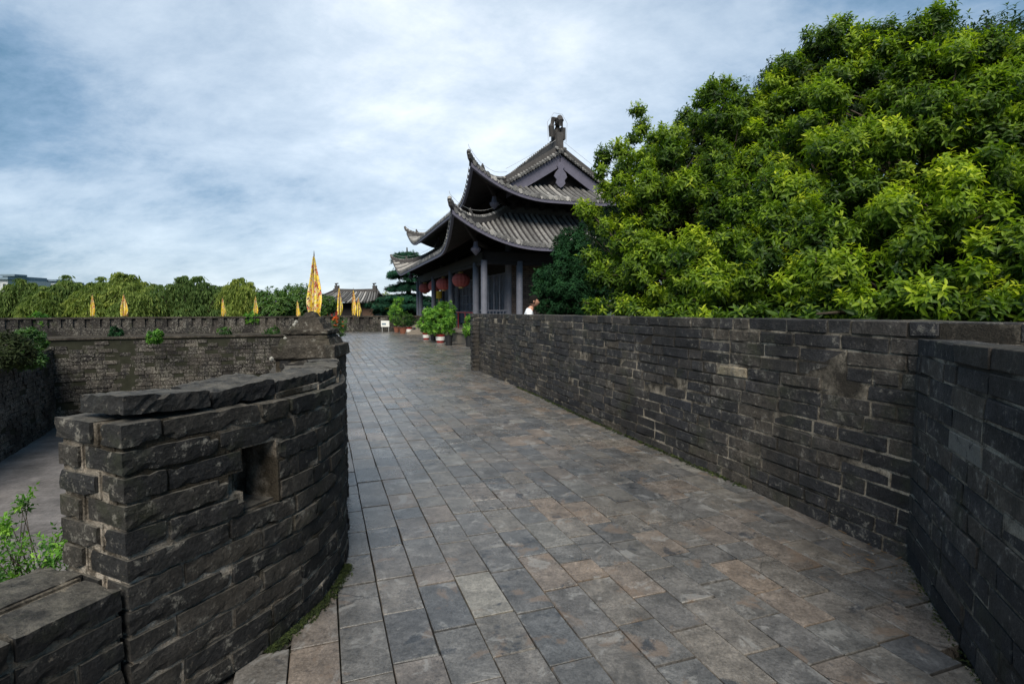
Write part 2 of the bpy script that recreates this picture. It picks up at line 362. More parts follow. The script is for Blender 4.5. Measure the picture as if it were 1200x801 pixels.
def leaf_mat(name, stops, trans=.35, rough=.45, spec=.35, vary=0):
    n = NT(name)
    a = n.N.new('ShaderNodeAttribute'); a.attribute_name = 'rnd'
    c = n.ramp(a.outputs['Fac'], stops)
    c = n.mix(1.0, c, n.ramp(n.noise(3.0, 4, .6), [(.3, (.8,)*3), (.7, (1.2,)*3)]), 'MULTIPLY')
    if vary:
        oi = n.N.new('ShaderNodeObjectInfo'); c = n.mix(1.0, c, n.ramp(oi.outputs['Random'], [(0, (.72, .80, .85)), (.5, (1.1, 1.05, .9)), (1, (1.55, 1.35, 1.0))]), 'MULTIPLY')
    n.fin(c, rough, spec)
    tr = n.N.new('ShaderNodeBsdfTranslucent'); n.L.new(n.mix(1.0, c, (1.25, 1.35, .6), 'MULTIPLY'), tr.inputs[0])
    ms = n.N.new('ShaderNodeMixShader'); ms.inputs[0].default_value = trans
    n.L.new(n.b.outputs[0], ms.inputs[1]); n.L.new(tr.outputs[0], ms.inputs[2]); n.L.new(ms.outputs[0], n.out.inputs[0])
    return n.m
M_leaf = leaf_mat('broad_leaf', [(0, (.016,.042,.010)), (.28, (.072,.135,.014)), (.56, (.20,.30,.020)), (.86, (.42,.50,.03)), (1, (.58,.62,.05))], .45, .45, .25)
M_leaf_d = leaf_mat('dark_leaf', [(0, (.010,.034,.014)), (.6, (.020,.070,.026)), (1, (.05,.12,.035))], .25, .75, .12)
M_willow = leaf_mat('willow_leaf', [(0, (.05,.088,.026)), (.5, (.12,.18,.050)), (1, (.24,.30,.09))], .4, .7, .15, 1)
M_cedar = leaf_mat('cedar_needles', [(0, (.012,.045,.028)), (.6, (.022,.085,.050)), (1, (.05,.12,.07))], .2, .8, .1)
M_pot_leaf = leaf_mat('bright_leaf', [(0, (.04,.12,.018)), (.5, (.12,.29,.035)), (1, (.28,.48,.07))], .4)
M_moss = leaf_mat('moss_green', [(0, (.014,.022,.007)), (.6, (.032,.048,.012)), (1, (.07,.09,.022))], .2, .9)
M_weed = leaf_mat('weed_leaf', [(0, (.025,.065,.018)), (.5, (.06,.14,.03)), (1, (.15,.24,.05))], .35)

def flag_mat():
    n = NT('patterned_flag_cloth')
    tc = n.N.new('ShaderNodeTexCoord')
    mp = n.N.new('ShaderNodeMapping'); mp.inputs['Scale'].default_value = (1, 1, .6); n.L.new(tc.outputs['Object'], mp.inputs[0])
    a = n.noise(5.5, 3, .5, 1.5, vec=mp.outputs[0]); b = n.noise(9, 3, .5, 2, vec=mp.outputs[0])
    c = n.ramp(a, [(.44, (.85,.66,.08)), (.50, (.88,.78,.42)), (.54, (.58,.13,.06))], 'CONSTANT')
    c = n.mix(n.ramp(b, [(.56, (0,)*3), (.58, (1,)*3)]), c, (.70,.62,.42))
    c = n.mix(n.ramp(n.noise(12, 2, .5, 2, vec=mp.outputs[0]), [(.60, (0,)*3), (.62, (1,)*3)]), c, (.10,.04,.05))
    return n.fin(c, .85, .15)
M_flag = flag_mat()

# ------------------------------------------------------------------ piece variants (bricks, stones)
def chamfer_box(bx, by, bz, jit, seed):
    """unit box, edges cut by (bx,by,bz), corners jittered: 24 verts, 44 tris"""
    r_ = np.random.RandomState(seed); V = []; idx = {}
    for sx in (-1, 1):
        for sy in (-1, 1):
            for sz in (-1, 1):
                c = np.array([sx*.5, sy*.5, sz*.5]); j = (r_.rand(3)-.5)*np.array(jit)
                big = 1+2.0*(r_.rand() < .12)
                b = np.array([bx, by, bz])*big*(0.6+.8*r_.rand(3))
                for ax in range(3):
                    q = c.copy()
                    for k in range(3):
                        if k != ax: q[k] -= np.sign(c[k])*b[k]
                    idx[(sx, sy, sz, ax)] = len(V); V.append(q+j)
    T = []
    V = np.array(V)
    def face(ids):
        P = V[ids]; c = P.mean(0); nrm = np.cross(P[1]-P[0], P[2]-P[0])
        if np.dot(nrm, c) < 0: ids = ids[::-1]
        for k in range(1, len(ids)-1): T.append((ids[0], ids[k], ids[k+1]))
    for ax in range(3):
        o1, o2 = [k for k in range(3) if k != ax]
        for s_ in (-1, 1):
            ids = []
            for a, b in ((-1, -1), (1, -1), (1, 1), (-1, 1)):
                k = [0, 0, 0]; k[ax] = s_; k[o1] = a; k[o2] = b; ids.append(idx[tuple(k)+(ax,)])
            face(ids)
    for ax in range(3):   # edges along ax
        o1, o2 = [k for k in range(3) if k != ax]
        for a in (-1, 1):
            for b in (-1, 1):
                k0 = [0]*3; k0[ax] = -1; k0[o1] = a; k0[o2] = b; k1 = list(k0); k1[ax] = 1
                face([idx[tuple(k0)+(o1,)], idx[tuple(k1)+(o1,)], idx[tuple(k1)+(o2,)], idx[tuple(k0)+(o2,)]])
    for sx in (-1, 1):
        for sy in (-1, 1):
            for sz in (-1, 1): face([idx[(sx, sy, sz, 0)], idx[(sx, sy, sz, 1)], idx[(sx, sy, sz, 2)]])
    return V, np.array(T)
def rough_box(nx, ny, nz, amp, seed, dims):
    """unit box of a small grid, pushed about so that faces are hollow and arrises chipped"""
    r_ = np.random.RandomState(seed); vid = {}; V = []; T = []
    def vert(i, j, k):
        if (i, j, k) not in vid:
            p = np.array([i/nx-.5, j/ny-.5, k/nz-.5]); 
            on = [(i in (0, nx)), (j in (0, ny)), (k in (0, nz))]; cnt = sum(on)
            pull = {1: .0, 2: .0025, 3: .005}[cnt]*(.4+4.0*r_.rand()**6)
            for a in range(3):
                if on[a] and cnt > 1: p[a] -= np.sign(p[a])*pull/dims[a]
                p[a] += (r_.rand()-.5)*amp/dims[a]
            vid[(i, j, k)] = len(V); V.append(p)
        return vid[(i, j, k)]
    def q(a, b, c, d):
        P = np.array([V[a], V[b], V[c]]); n_ = np.cross(P[1]-P[0], P[2]-P[0])
        if np.dot(n_, P.mean(0)) < 0: a, b, c, d = d, c, b, a
        T.append((a, b, c)); T.append((a, c, d))
    for i in range(nx):
        for j in range(ny):
            for k in (0, nz): q(vert(i, j, k), vert(i+1, j, k), vert(i+1, j+1, k), vert(i, j+1, k))
    for i in range(nx):
        for k in range(nz):
            for j in (0, ny): q(vert(i, j, k), vert(i+1, j, k), vert(i+1, j, k+1), vert(i, j, k+1))
    for j in range(ny):
        for k in range(nz):
            for i in (0, nx): q(vert(i, j, k), vert(i, j+1, k), vert(i, j+1, k+1), vert(i, j, k+1))
    return np.array(V), np.array(T)
class Kind:
    def __init__(s, name, makers, mat):
        s.name = name; s.vars = [m() for m in makers]; s.mat = mat
        s.me = []
        for V, T in s.vars:
            me = new_mesh(name, V, T, {'rnd': np.zeros(len(V))}); me.materials.append(mat); s.me.append(me)
BR = {}
BR['long'] = Kind('brick', [lambda i=i: chamfer_box(.009, .018, .035, (.012, .03, .055), 10+i) for i in range(10)], M_brick)
BR['short'] = Kind('brick', [lambda i=i: chamfer_box(.018, .018, .035, (.02, .03, .055), 40+i) for i in range(6)], M_brick)
MR = {}
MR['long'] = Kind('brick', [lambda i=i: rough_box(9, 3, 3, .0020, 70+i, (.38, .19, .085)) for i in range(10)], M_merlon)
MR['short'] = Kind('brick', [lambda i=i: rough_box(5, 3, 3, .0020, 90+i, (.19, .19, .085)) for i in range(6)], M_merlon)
PV = Kind('paver', [lambda i=i: chamfer_box(.004, .009, .035, (.006, .012, .012), 110+i) for i in range(10)], M_paver)
PALE = Kind('brick', [lambda i=i: chamfer_box(.03, .035, .09, (.04, .04, .09), 140+i) for i in range(2)], M_pale)

def place(pieces, parent, name, limit=290, mat=None):
    """pieces: list of (Kind, variant, 4x4 numpy matrix). Largest in the photo become objects, the rest one mesh."""
    ctr = np.array([p[2][:3, 3] for p in pieces]); u, v, s = proj(ctr)
    size = np.array([abs(np.linalg.det(p[2][:3, :3]))**(1/3) for p in pieces])/s
    infr = (u > -60) & (u < 1260) & (v > -50) & (v < 850) & (ctr[:, 1] > .3)
    order = np.argsort(-(size+infr*10))
    single = [i for i in order[:limit] if infr[i]]
    ss = set(single)
    for i in single:
        k, vi, M = pieces[i]; o = bpy.data.objects.new(name, k.me[vi]); C.objects.link(o); o.parent = parent
        o.matrix_parent_inverse = Matrix.Translation(-Vector(parent.location)); o.matrix_basis = Matrix(M.tolist())
    mats = {}
    for i, (k, vi, M) in enumerate(pieces):
        if i in ss: continue
        mb = mats.setdefault(k.mat.name, (MB(), k.mat))[0]
        V, T = k.vars[vi]
        if s[i] > 14: # far away pieces: plain block
            T = None
        if T is None: mb.box((-.48,-.48,-.48), (.48,.48,.48), M, rng.rand())
        else: mb.add(xf(M, V), T, rng.rand())
    for mb, mt in mats.values():
        mb.obj(name, mt, parent, kind='stuff')
def Mx(o, x, y, z, dims, tilt=0.0):
    """matrix from centre, axes and dims"""
    M = np.eye(4); M[:3, 0] = np.array(x)*dims[0]; M[:3, 1] = np.array(y)*dims[1]; M[:3, 2] = np.array(z)*dims[2]; M[:3, 3] = o
    if tilt: M = M @ np.array(Matrix.Rotation(tilt, 4, 'Y'))
    return M

class Path2:
    def __init__(s, pts, smooth=True):
        P = np.array(pts, float)
        if smooth and len(P) > 2:   # catmull-rom
            out = []; Q = np.vstack([2*P[0]-P[1], P, 2*P[-1]-P[-2]])
            for i in range(1, len(Q)-2):
                for t in np.linspace(0, 1, 8, endpoint=False):
                    a, b, c, d = Q[i-1:i+3]
                    out.append(.5*((2*b)+(-a+c)*t+(2*a-5*b+4*c-d)*t*t+(-a+3*b-3*c+d)*t**3))
            out.append(P[-1]); P = np.array(out)
        s.P = P; s.cum = np.concatenate([[0], np.cumsum(np.linalg.norm(np.diff(P, axis=0), axis=1))]); s.L = s.cum[-1]
    def at(s, t):
        return np.array([np.interp(t, s.cum, s.P[:, 0]), np.interp(t, s.cum, s.P[:, 1])])
    def frame(s, t):
        a = s.at(max(0, t-.05)); b = s.at(min(s.L, t+.05)); d = b-a; d /= np.linalg.norm(d); return d, np.array([d[1], -d[0]])  # right-hand normal
def lay(path, z0f, z1f, ncourse, K, depth, side, skip=None, gap=.012, proud=.004, start=0, headers=.25, ragged=.006, only=None, holes=(), mrec=(.002, .008), ends=None):
    """courses of bricks along a path. side=+1: body lies to the right of travel, -1: to the left. face on the path."""
    out = []; global MORT; MORT = []
    for c in range(ncourse):
        if only and c not in only: continue
        t = start - (.19 if c % 2 else 0)*rng.uniform(.8, 1.1) - rng.uniform(0, .04)
        while t < path.L-.02:
            hd = rng.rand() < headers
            L_ = rng.uniform(.17, .21) if hd else rng.uniform(.34, .42)
            tn = t+L_
            if tn < start+.10: tn = start+rng.uniform(.17, .32)
            if path.L-tn < .10: tn = path.L
            a, b = max(t, start)+gap/2, min(tn, path.L)-gap/2; t = tn
            if b-a < .05: continue
            m = (a+b)/2; zq = z0f(m)+(z1f(m)-z0f(m))*(c+.5)/ncourse; drop = False
            for (h0, h1, hz0, hz1) in holes:
                if hz0 < zq < hz1 and b > h0 and a < h1:
                    if m < (h0+h1)/2: b = min(b, h0)
                    else: a = max(a, h1)
                    if a > h0-.02 and b < h1+.02 or b-a < .04: drop = True
            if drop: continue
            m = (a+b)/2
            za = z0f(m)+(z1f(m)-z0f(m))*c/ncourse; zb = z0f(m)+(z1f(m)-z0f(m))*(c+1)/ncourse
            zc = (za+zb)/2
            if skip and skip(m, zc): continue
            pa, pb = path.at(a), path.at(b); d = pb-pa; ln = np.linalg.norm(d); d /= ln; nrm = np.array([d[1], -d[0]])*side
            slope = ((z0f(b)+(z1f(b)-z0f(b))*c/ncourse)-(z0f(a)+(z1f(a)-z0f(a))*c/ncourse))/ln
            D0 = depth
            if ends and a <= start+gap: depth = ends[c % 2]
            cen = (pa+pb)/2 + nrm*(depth/2 + rng.normal(0, ragged) - proud)
            x = np.array([d[0], d[1], slope]); y = np.array([nrm[0], nrm[1], 0]); z = np.array([0, 0, 1.])
            kk = K['short'] if ln < .26 else K['long']
            h = (zb-za)-gap*rng.uniform(.8, 1.3)
            out.append((kk, rng.randint(len(kk.vars)), Mx((cen[0], cen[1], zc), x, y, z, (ln, depth, h), rng.normal(0, .005))))
            rec = rng.uniform(mrec[0], mrec[1]); e0 = -.014 if a <= start+gap else gap/2+.002; e1 = -.014 if b >= path.L-gap else gap/2+.002
            ma = pa-d*e0; mb2 = pb+d*e1; cm = (ma+mb2)/2+nrm*(depth/2-proud+rec); ztop = zb-(.014 if c == ncourse-1 else -.002)
            MORT.append(Mx((cm[0], cm[1], (za-.002+ztop)/2), x, y, z, (np.linalg.norm(mb2-ma), depth-.004, ztop-za+.002), rng.normal(0, .004))); depth = D0
    return out
def mort(mb, ms):
    for M in ms: mb.box((-.5, -.5, -.5), (.5, .5, .5), M)
def core(mb, path, off0, off1, z0, z1f, side, t0=0, t1=None, n=40, skipt=None):
    """mortar core between two offsets of a path, one box per step"""
    t1 = path.L if t1 is None else t1; ts = np.linspace(t0, t1, n+1)
    a_ = []; 
    for t in ts:
        p = path.at(t); _, nr = path.frame(t); nr = nr*side; z1 = z1f(t)
        a_.append([(*(p+nr*off0), z0), (*(p+nr*off0), z1), (*(p+nr*off1), z1), (*(p+nr*off1), z0)])
    A = np.array(a_); A = np.concatenate([A, A[:, :1]], axis=1)
    mb.grid(A)
    for e in (0, -1):
        mb.quads(A[e][:4], [(0, 1, 2, 3)])

# ------------------------------------------------------------------ leaves
def leaf_quads(base, d, up, L_, W_, droop=.25):
    """arrays: base (n,3), d (n,3) direction, up (n,3): folded pointed leaves, 5 verts 4 tris each"""
    d = d/np.linalg.norm(d, axis=1, keepdims=True)
    x = np.cross(d, up); x /= (np.linalg.norm(x, axis=1, keepdims=True)+1e-9); n_ = np.cross(x, d)
    L_ = np.asarray(L_).reshape(-1, 1)*np.ones((len(d), 1)); W_ = np.asarray(W_).reshape(-1, 1)*np.ones((len(d), 1))
    tip = base+d*L_ - n_*L_*droop; mid = base+d*L_*.48
    l = mid+x*W_/2+n_*W_*.22; r_ = mid-x*W_/2+n_*W_*.22
    V = np.stack([base, l, mid, r_, tip], 1).reshape(-1, 3)
    b = (np.arange(len(d))*5)[:, None]
    T = np.concatenate([b+np.array([0, 1, 2]), b+np.array([0, 2, 3]), b+np.array([1, 4, 2]), b+np.array([2, 4, 3])], 0)
    return V, T
def leaf_oval(base, d, up, L_, W_, droop=.25):
    """8 verts, 8 tris: oval leaf with a fold along the midrib and a drooping tip"""
    d = d/np.linalg.norm(d, axis=1, keepdims=True)
    x = np.cross(d, up); x /= (np.linalg.norm(x, axis=1, keepdims=True)+1e-9); n_ = np.cross(x, d)
    L_ = np.asarray(L_).reshape(-1, 1)*np.ones((len(d), 1)); W_ = np.asarray(W_).reshape(-1, 1)*np.ones((len(d), 1))
    def c(f): return base+d*L_*f - n_*L_*droop*f*f
    m1, m2, tip = c(.30), c(.68), c(1.0); o1 = x*W_*.46+n_*W_*.14; p1 = -x*W_*.46+n_*W_*.14; o2 = x*W_*.42+n_*W_*.12; p2 = -x*W_*.42+n_*W_*.12
    V = np.stack([base, m1+o1, m1, m1+p1, m2+o2, m2, m2+p2, tip], 1).reshape(-1, 3)
    b = (np.arange(len(d))*8)[:, None]
    T = np.concatenate([b+np.array(t) for t in ((0,1,2), (0,2,3), (1,4,5), (1,5,2), (2,5,6), (2,6,3), (4,7,5), (5,7,6))], 0)
    return V, T
def unit(v): return v/(np.linalg.norm(v, axis=-1, keepdims=True)+1e-9)
def sprigs(P, N, n, L_, W_, spread=(.2, 1.1), tint=None, droop=.3, stem=.06, oval=False, wild=.16):
    """P (m,3) sprig positions, N outward dirs; n leaves each"""
    m = len(P); base = np.repeat(P, n, 0); nn = np.repeat(N, n, 0)
    ref = np.where(np.abs(nn[:, 2:3]) > .9, np.array([[1., 0, 0]]), np.array([[0, 0, 1.]]))
    x = unit(np.cross(nn, ref)); y = np.cross(nn, x)
    k = np.tile(np.arange(n), m); phi = k*2.399+np.repeat(rng.rand(m)*6.28, n)
    el = spread[0]+(spread[1]-spread[0])*(k/n)+rng.rand(m*n)*.3     # inner leaves upright, outer flat
    d = nn*np.cos(el)[:, None]+(x*np.cos(phi)[:, None]+y*np.sin(phi)[:, None])*np.sin(el)[:, None]
    base = base - nn*(k/n*stem)[:, None]; d = d+rng.normal(0, wild, d.shape)
    sc_ = (0.7+.45*rng.rand(m*n))*(.65+.35*(k/n))
    V, T = (leaf_oval if oval else leaf_quads)(base, d, nn, L_*sc_, W_*sc_, droop)
    if tint is None: tint = rng.rand(m)
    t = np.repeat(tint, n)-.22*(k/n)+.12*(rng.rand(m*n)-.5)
    return V, T, np.repeat(np.clip(t, 0, 1), 8 if oval else 5)
def crown_points(blobs, dens, inner=.25):
    """points on the outside of a union of ellipsoids; blobs: (cx,cy,cz,rx,ry,rz)"""
    P = []; N = []; B = []
    bl = np.array(blobs)
    for i, b in enumerate(bl):
        area = 4*math.pi*((b[3]*b[4])**1.6/3+(b[3]*b[5])**1.6/3+(b[4]*b[5])**1.6/3)**(1/1.6)
        n = int(area*dens); d = unit(rng.normal(size=(n, 3)))
        rad = 1-np.abs(rng.normal(0, .13, (n, 1)))-(rng.rand(n, 1) < inner)*rng.rand(n, 1)*.45+(rng.rand(n, 1) < .16)*rng.rand(n, 1)*.30
        p = b[:3]+d*b[3:]*rad
        keep = np.ones(n, bool)
        for j, c in enumerate(bl):
            if j == i: continue
            q = (p-c[:3])/c[3:]; keep &= (q**2).sum(1) > .50
        P.append(p[keep]); N.append(unit(d/b[3:])[keep]); B.append(np.full(keep.sum(), i))
    return np.vstack(P), np.vstack(N), np.concatenate(B)
def limbs(mb, root, tips, r0=.12, n=6, bend=.25):
    root = Vector(root)
    for t in tips:
        t = Vector(t); mid = root.lerp(t, .45)+Vector((random.uniform(-bend, bend), random.uniform(-bend, bend), random.uniform(0, bend)))
        pts = []
        for k in range(6):
            f = k/5; pts.append((root.lerp(mid, f)).lerp(mid.lerp(t, f), f))
        mb.tube(pts, [r0*(1-f*.85) for f in np.linspace(0, 1, 6)], n)

# ================================================================== SETTING
LEFT = Path2([(-1.92,.0), (-1.78,.45), (-1.60,1.0), (-1.45,1.42), (-1.32,1.77), (-1.16,2.10), (-1.04,2.38), (-.975,2.66), (-.965,2.92), (-1.005,3.18), (-1.075,3.42), (-1.18,3.66)])
WALL_R = [(-.84,12.95), (-.78,12.75), (.42,9.2), (1.02,7.2), (1.56,5.6), (1.98,4.35), (2.30,3.25)]
def ground_sheet(name, mat, poly, z0, z1, **kw):
    mb = MB(); mb.prism(poly, z0, z1); return mb.obj(name, mat, None, kind='structure', **kw)
g = MB(); g.grid([[(x, y, -6.2) for y in (-400, 0, 60, 300, 3000)] for x in (-3000, -200, 0, 200, 3000)]); g.obj('ground', M_grass, None, kind='structure')
ground_sheet('courtyard_floor', M_yard, [(-60,-20), (2,-20), (2,40), (-60,40)], -5.2, -4.4)
# earth body of the rampart under the walk, along its inner edge towards the far parapet
rl_ = [(-2.35,-12), (-2.35,0), (-1.62,2.0), (-1.32,3.3), (-1.75,4.3), (-12.4,33.5), (-13,60)]
mb = MB()
for (xa, ya), (xb, yb) in zip(rl_[:-1], rl_[1:]): mb.prism([(xa, ya), (40, ya), (40, yb), (xb, yb)], -6.3, -.055)
mb.obj('rampart', M_joint, None, kind='structure')

# pavement: rows of stone slabs
th = R(19.4); ea = np.array([-math.sin(th), math.cos(th)]); ec = np.array([math.cos(th), math.sin(th)])
def left_bound(y):
    P = LEFT.P
    if y < 3.66: return np.interp(y, P[:, 1], P[:, 0])
    return np.interp(y, [3.66, 4.5, 33], [-1.13, -1.5, -12.3])
def right_bound(y):
    if y < 3.2: return 1.91+(y-2.12)*.44
    if y < 12.95: return np.interp(-y, [-p[1] for p in WALL_R][::1], [p[0] for p in WALL_R])
    return 1.2+.1*(y-12.95)
A0 = np.array([-1.12, 21.7]); ax_a = np.array([-.309, .951]); ax_b = np.array([.951, .309])
def local_pq(x, y):
    d = np.array([x, y])-A0; return d@ax_b, d@ax_a
pav = bpy.data.objects.new('pavement', None); C.objects.link(pav); pav['kind'] = 'structure'; pav.location = (0, 3, 0)
pieces = []; wr = .207
for k in range(-46, 26):
    rr = .248+wr*k+wr/2; l = .0+rng.rand()*.3
    while l < 40:
        ln = rng.choice([.43, .41, .39, .31, .22, .35]) if l < 14 else .41
        lc = l+ln/2; l += ln
        c = ec*rr+ea*lc; x, y = c
        if y < .1 or y > 34.6+.12*x+.0*y: continue
        if x < left_bound(y)-.12 or x > right_bound(y)+.14: continue
        p, q = local_pq(x, y)
        if p > -.5 and q > -.5: continue
        z = rng.normal(0, .0019); sink = .003*(rng.rand() < .06)
        X = np.array([ea[0], ea[1], rng.normal(0, .0018)]); Y = np.array([ec[0], ec[1], rng.normal(0, .003)]); Z = np.array([0, 0, 1.])
        pieces.append((PV, rng.randint(len(PV.vars)), Mx((x, y, -.035+z-sink), X, Y, Z, (ln-.0115, wr-.0065*rng.uniform(.6, 1.15), .07))))
place(pieces, pav, 'paver')
print('pavers', len(pieces))

# ================================================================== RIGHT PARAPET (long run)
wr_path = Path2(WALL_R+[(2.45,2.75), (2.75,1.9), (3.0,1.2)], smooth=False)
zt = lambda t: 1.36+.08*t/wr_path.L
pr = thing('brick_parapet', 'long dark brick parapet along the right side of the paved walk, tree foliage above it', 'wall', (1.2, 7, 0))
n_c = 14
pc = lay(wr_path, lambda t: -.01, zt, n_c, BR, .19, -1, gap=.015, ragged=.003); m1 = MORT
for i, (k, vi, M) in enumerate(pc):      # a few pale patched bricks
    u, v, s = proj(M[:3, 3])
    if (abs(u-872) < 9 and abs(v-438) < 5) or rng.rand() < .0008: pc[i] = (PALE, rng.randint(2), M)
# back row, top course only
back = Path2([wr_path.at(t)-wr_path.frame(t)[1]*.42 for t in np.linspace(0, wr_path.L, 30)], smooth=False)
pc += lay(back, lambda t: -.01, lambda t: zt(t), n_c, BR, .2, 1, only=[n_c-1, n_c-2, n_c-3], gap=.012)
place(pc, pr, 'brick')
mb = MB(); mort(mb, m1); core(mb, wr_path, .03, .405, -.1, lambda t: zt(t)-.025, -1, n=60); mb.obj('mortar_bed', M_mortar, pr)
# protruding toothed pier that closes the far end of the parapet
pp = thing('brick_pier', 'narrow brick pier closing the far end of the right parapet', 'pier', (-.9, 12.9, 0))
d = np.array([.30, -.954]); nn = np.array([-.954, -.30]); b0 = np.array([-.90, 13.05])
pj = []
for c in range(14):
    z0_ = c*.0975; off = .012*(c % 2)
    for (a, b) in ((0, .28),):
        cc = b0+d*(a+b)/2+nn*(.05+off-.15)
        pj.append((BR['short'], rng.randint(6), Mx((cc[0], cc[1], z0_+.048), (d[0], d[1], 0), (-nn[0], -nn[1], 0), (0, 0, 1), (b-a-.01, .42, .085))))
place(pj, pp, 'brick')
mb = MB(); M = Mx((b0+d*.14-nn*.11).tolist()+[.67], (d[0], d[1], 0), (-nn[0], -nn[1], 0), (0, 0, 1), (.25, .36, 1.33)); mb.box((-.5,)*3, (.5,)*3, M); mb.obj('mortar_bed', M_mortar, pp)
# base course, low plinth
# near run, standing proud of the long run at the corner
wn_path = Path2([(2.40,3.22), (2.14,2.65), (1.91,2.12), (1.70,1.62), (1.45,1.0), (1.2,.35)], smooth=False)
nr_ = thing('brick_parapet', 'near stretch of dark brick parapet at the right edge, one course lower than its neighbour', 'wall', (2.2, 2.2, 0))
zn = lambda t: 1.325+.02*t
pn = lay(wn_path, lambda t: .0, zn, 13, BR, .19, -1, gap=.013, ragged=.003); m1 = MORT
LIME = Kind('brick', [lambda i=i: chamfer_box(.012, .02, .04, (.02, .03, .06), 240+i) for i in range(2)], brick_mat('limed_brick', [(.075,.078,.082), (.06,.062,.065)], lichen=.36))
best = np.argsort([np.hypot(proj(x[2][:3, 3])[0]-1186, proj(x[2][:3, 3])[1]-520) for x in pn])[:1]
for i in best: pn[i] = (LIME, 0, pn[i][2])
place(pn, nr_, 'brick')
mb = MB(); mort(mb, m1); core(mb, wn_path, .03, .5, -.1, lambda t: zn(t)-.025, -1, n=30)
mb.obj('mortar_bed', M_mortar, nr_)

# ================================================================== LEFT PARAPET with merlon
def cross_t(pt):
    d = np.linalg.norm(LEFT.P-np.array(pt), axis=1); return LEFT.cum[d.argmin()]
tC = cross_t((-1.32, 1.77)); tE = LEFT.L
sub = lambda t0, t1: Path2([LEFT.at(t) for t in np.linspace(t0, t1, 40)], smooth=False)
mer = sub(tC, tE); sil = sub(0, tC)
H = 1.117; nC = 12
zm = lambda t: H-.05*min(1, t/1.6)
tl = None
def hole(t, z):   # loophole
    return .40 < t < .66 and .70 < z < .935
ml = thing('brick_merlon', 'weathered brick merlon with a square loophole and crumbling top course at left', 'battlement', (-1.3, 2.7, 0))
fr = lay(mer, lambda t: 0, zm, nC, MR, .175, -1, holes=[(.46, .66, .655, .935)], gap=.013, ragged=.0035, proud=.010, mrec=(.007, .014), ends=(.225, .125)); m1 = MORT
bk = Path2([LEFT.at(t)-LEFT.frame(t)[1]*.36 for t in np.linspace(tC, tE, 40)], smooth=False)
fb = lay(bk, lambda t: 0, zm, nC, MR, .175, 1, gap=.013, ragged=.005, mrec=(.010, .02), ends=(.125, .225)); m1 = m1+MORT
# crumbling top course
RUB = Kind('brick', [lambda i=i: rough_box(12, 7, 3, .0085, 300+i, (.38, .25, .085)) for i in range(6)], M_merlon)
top = []
for (a_, b_, dp, off, hh, tl_) in ((.03, .36, .28, .02, .066, .03), (.37, .70, .25, .035, .074, -.03), (.71, 1.06, .22, .05, .070, .0), (1.07, 1.42, .22, .045, .074, .01), (1.44, 1.80, .20, .03, .082, .0), (1.81, mer.L, .19, .02, .085, .0)):
    pa, pb = mer.at(a_+.006), mer.at(b_-.006); d = pb-pa; ln = np.linalg.norm(d); d /= ln; nrm = -np.array([d[1], -d[0]]); c_ = (pa+pb)/2+nrm*(dp/2+off)
    top.append((RUB, len(top) % 6, Mx((c_[0], c_[1], zm((a_+b_)/2)+hh/2+.006), (d[0], d[1], 0), (nrm[0], nrm[1], 0), (0, 0, 1), (ln, dp, hh), tl_)))
    if a_ > .6:
        c2 = (pa+pb)/2+nrm*(.35-.06); top.append((RUB, (len(top)+2) % 6, Mx((c2[0], c2[1], zm((a_+b_)/2)+.03), (d[0], d[1], 0), (nrm[0], nrm[1], 0), (0, 0, 1), (ln*.9, .12, .05))))
        m1.append(Mx((c_[0], c_[1], zm((a_+b_)/2)+.012), (d[0], d[1], 0), (nrm[0], nrm[1], 0), (0, 0, 1), (ln+.03, dp+.02, .025)))
place(fr+fb+top, ml, 'brick')
mb = MB(); mort(mb, m1)
ht0, ht1 = .45, .67
zc_ = lambda t: zm(t)-.01
core(mb, mer, .045, .33, -.1, lambda t: zm(t)-.02, -1, .017, ht0, n=8)
core(mb, mer, .045, .33, -.1, lambda t: zm(t)-.02, -1, ht1, mer.L-.012, n=24)
core(mb, mer, .034, .34, -.1, lambda t: .635, -1, ht0+.001, ht1-.001, n=3)
def core2(mb, path, off0, off1, z0, z1, side, t0, t1):
    A = []
    for t in np.linspace(t0, t1, 4):
        p = path.at(t); _, nr = path.frame(t); nr = nr*side
        A.append([(*(p+nr*off0), z0), (*(p+nr*off0), z1), (*(p+nr*off1), z1), (*(p+nr*off1), z0), (*(p+nr*off0), z0)])
    mb.grid(A)
core2(mb, mer, .034, .34, .955, H-.03, -1, ht0+.001, ht1-.001)
mb.obj('mortar_bed', M_mortar_l, ml)
hc0 = mer.at(.56); hd, hn = mer.frame(.56); hn = -hn
def hbox(mb, t0, t1, d0, d1, z0, z1):
    c_ = hc0+hd*((t0+t1)/2)+hn*((d0+d1)/2); M = Mx((c_[0], c_[1], (z0+z1)/2), (hd[0], hd[1], 0), (hn[0], hn[1], 0), (0, 0, 1), (t1-t0, d1-d0, z1-z0)); mb.box((-.5,)*3, (.5,)*3, M)
for args in ((-.125, -.095, .05, .34, .64, .78), (-.125, -.100, .05, .34, .785, .94), (.100, .125, .045, .34, .64, .72), (.094, .125, .05, .34, .725, .82), (.102, .125, .045, .34, .825, .94), (-.10, .105, .03, .34, .62, .652), (-.10, .105, .05, .34, .938, .955), (-.10, .105, .325, .345, .65, .94)):
    mb = MB(); hbox(mb, *args); mb.obj('loophole_stone', M_merlon, ml)
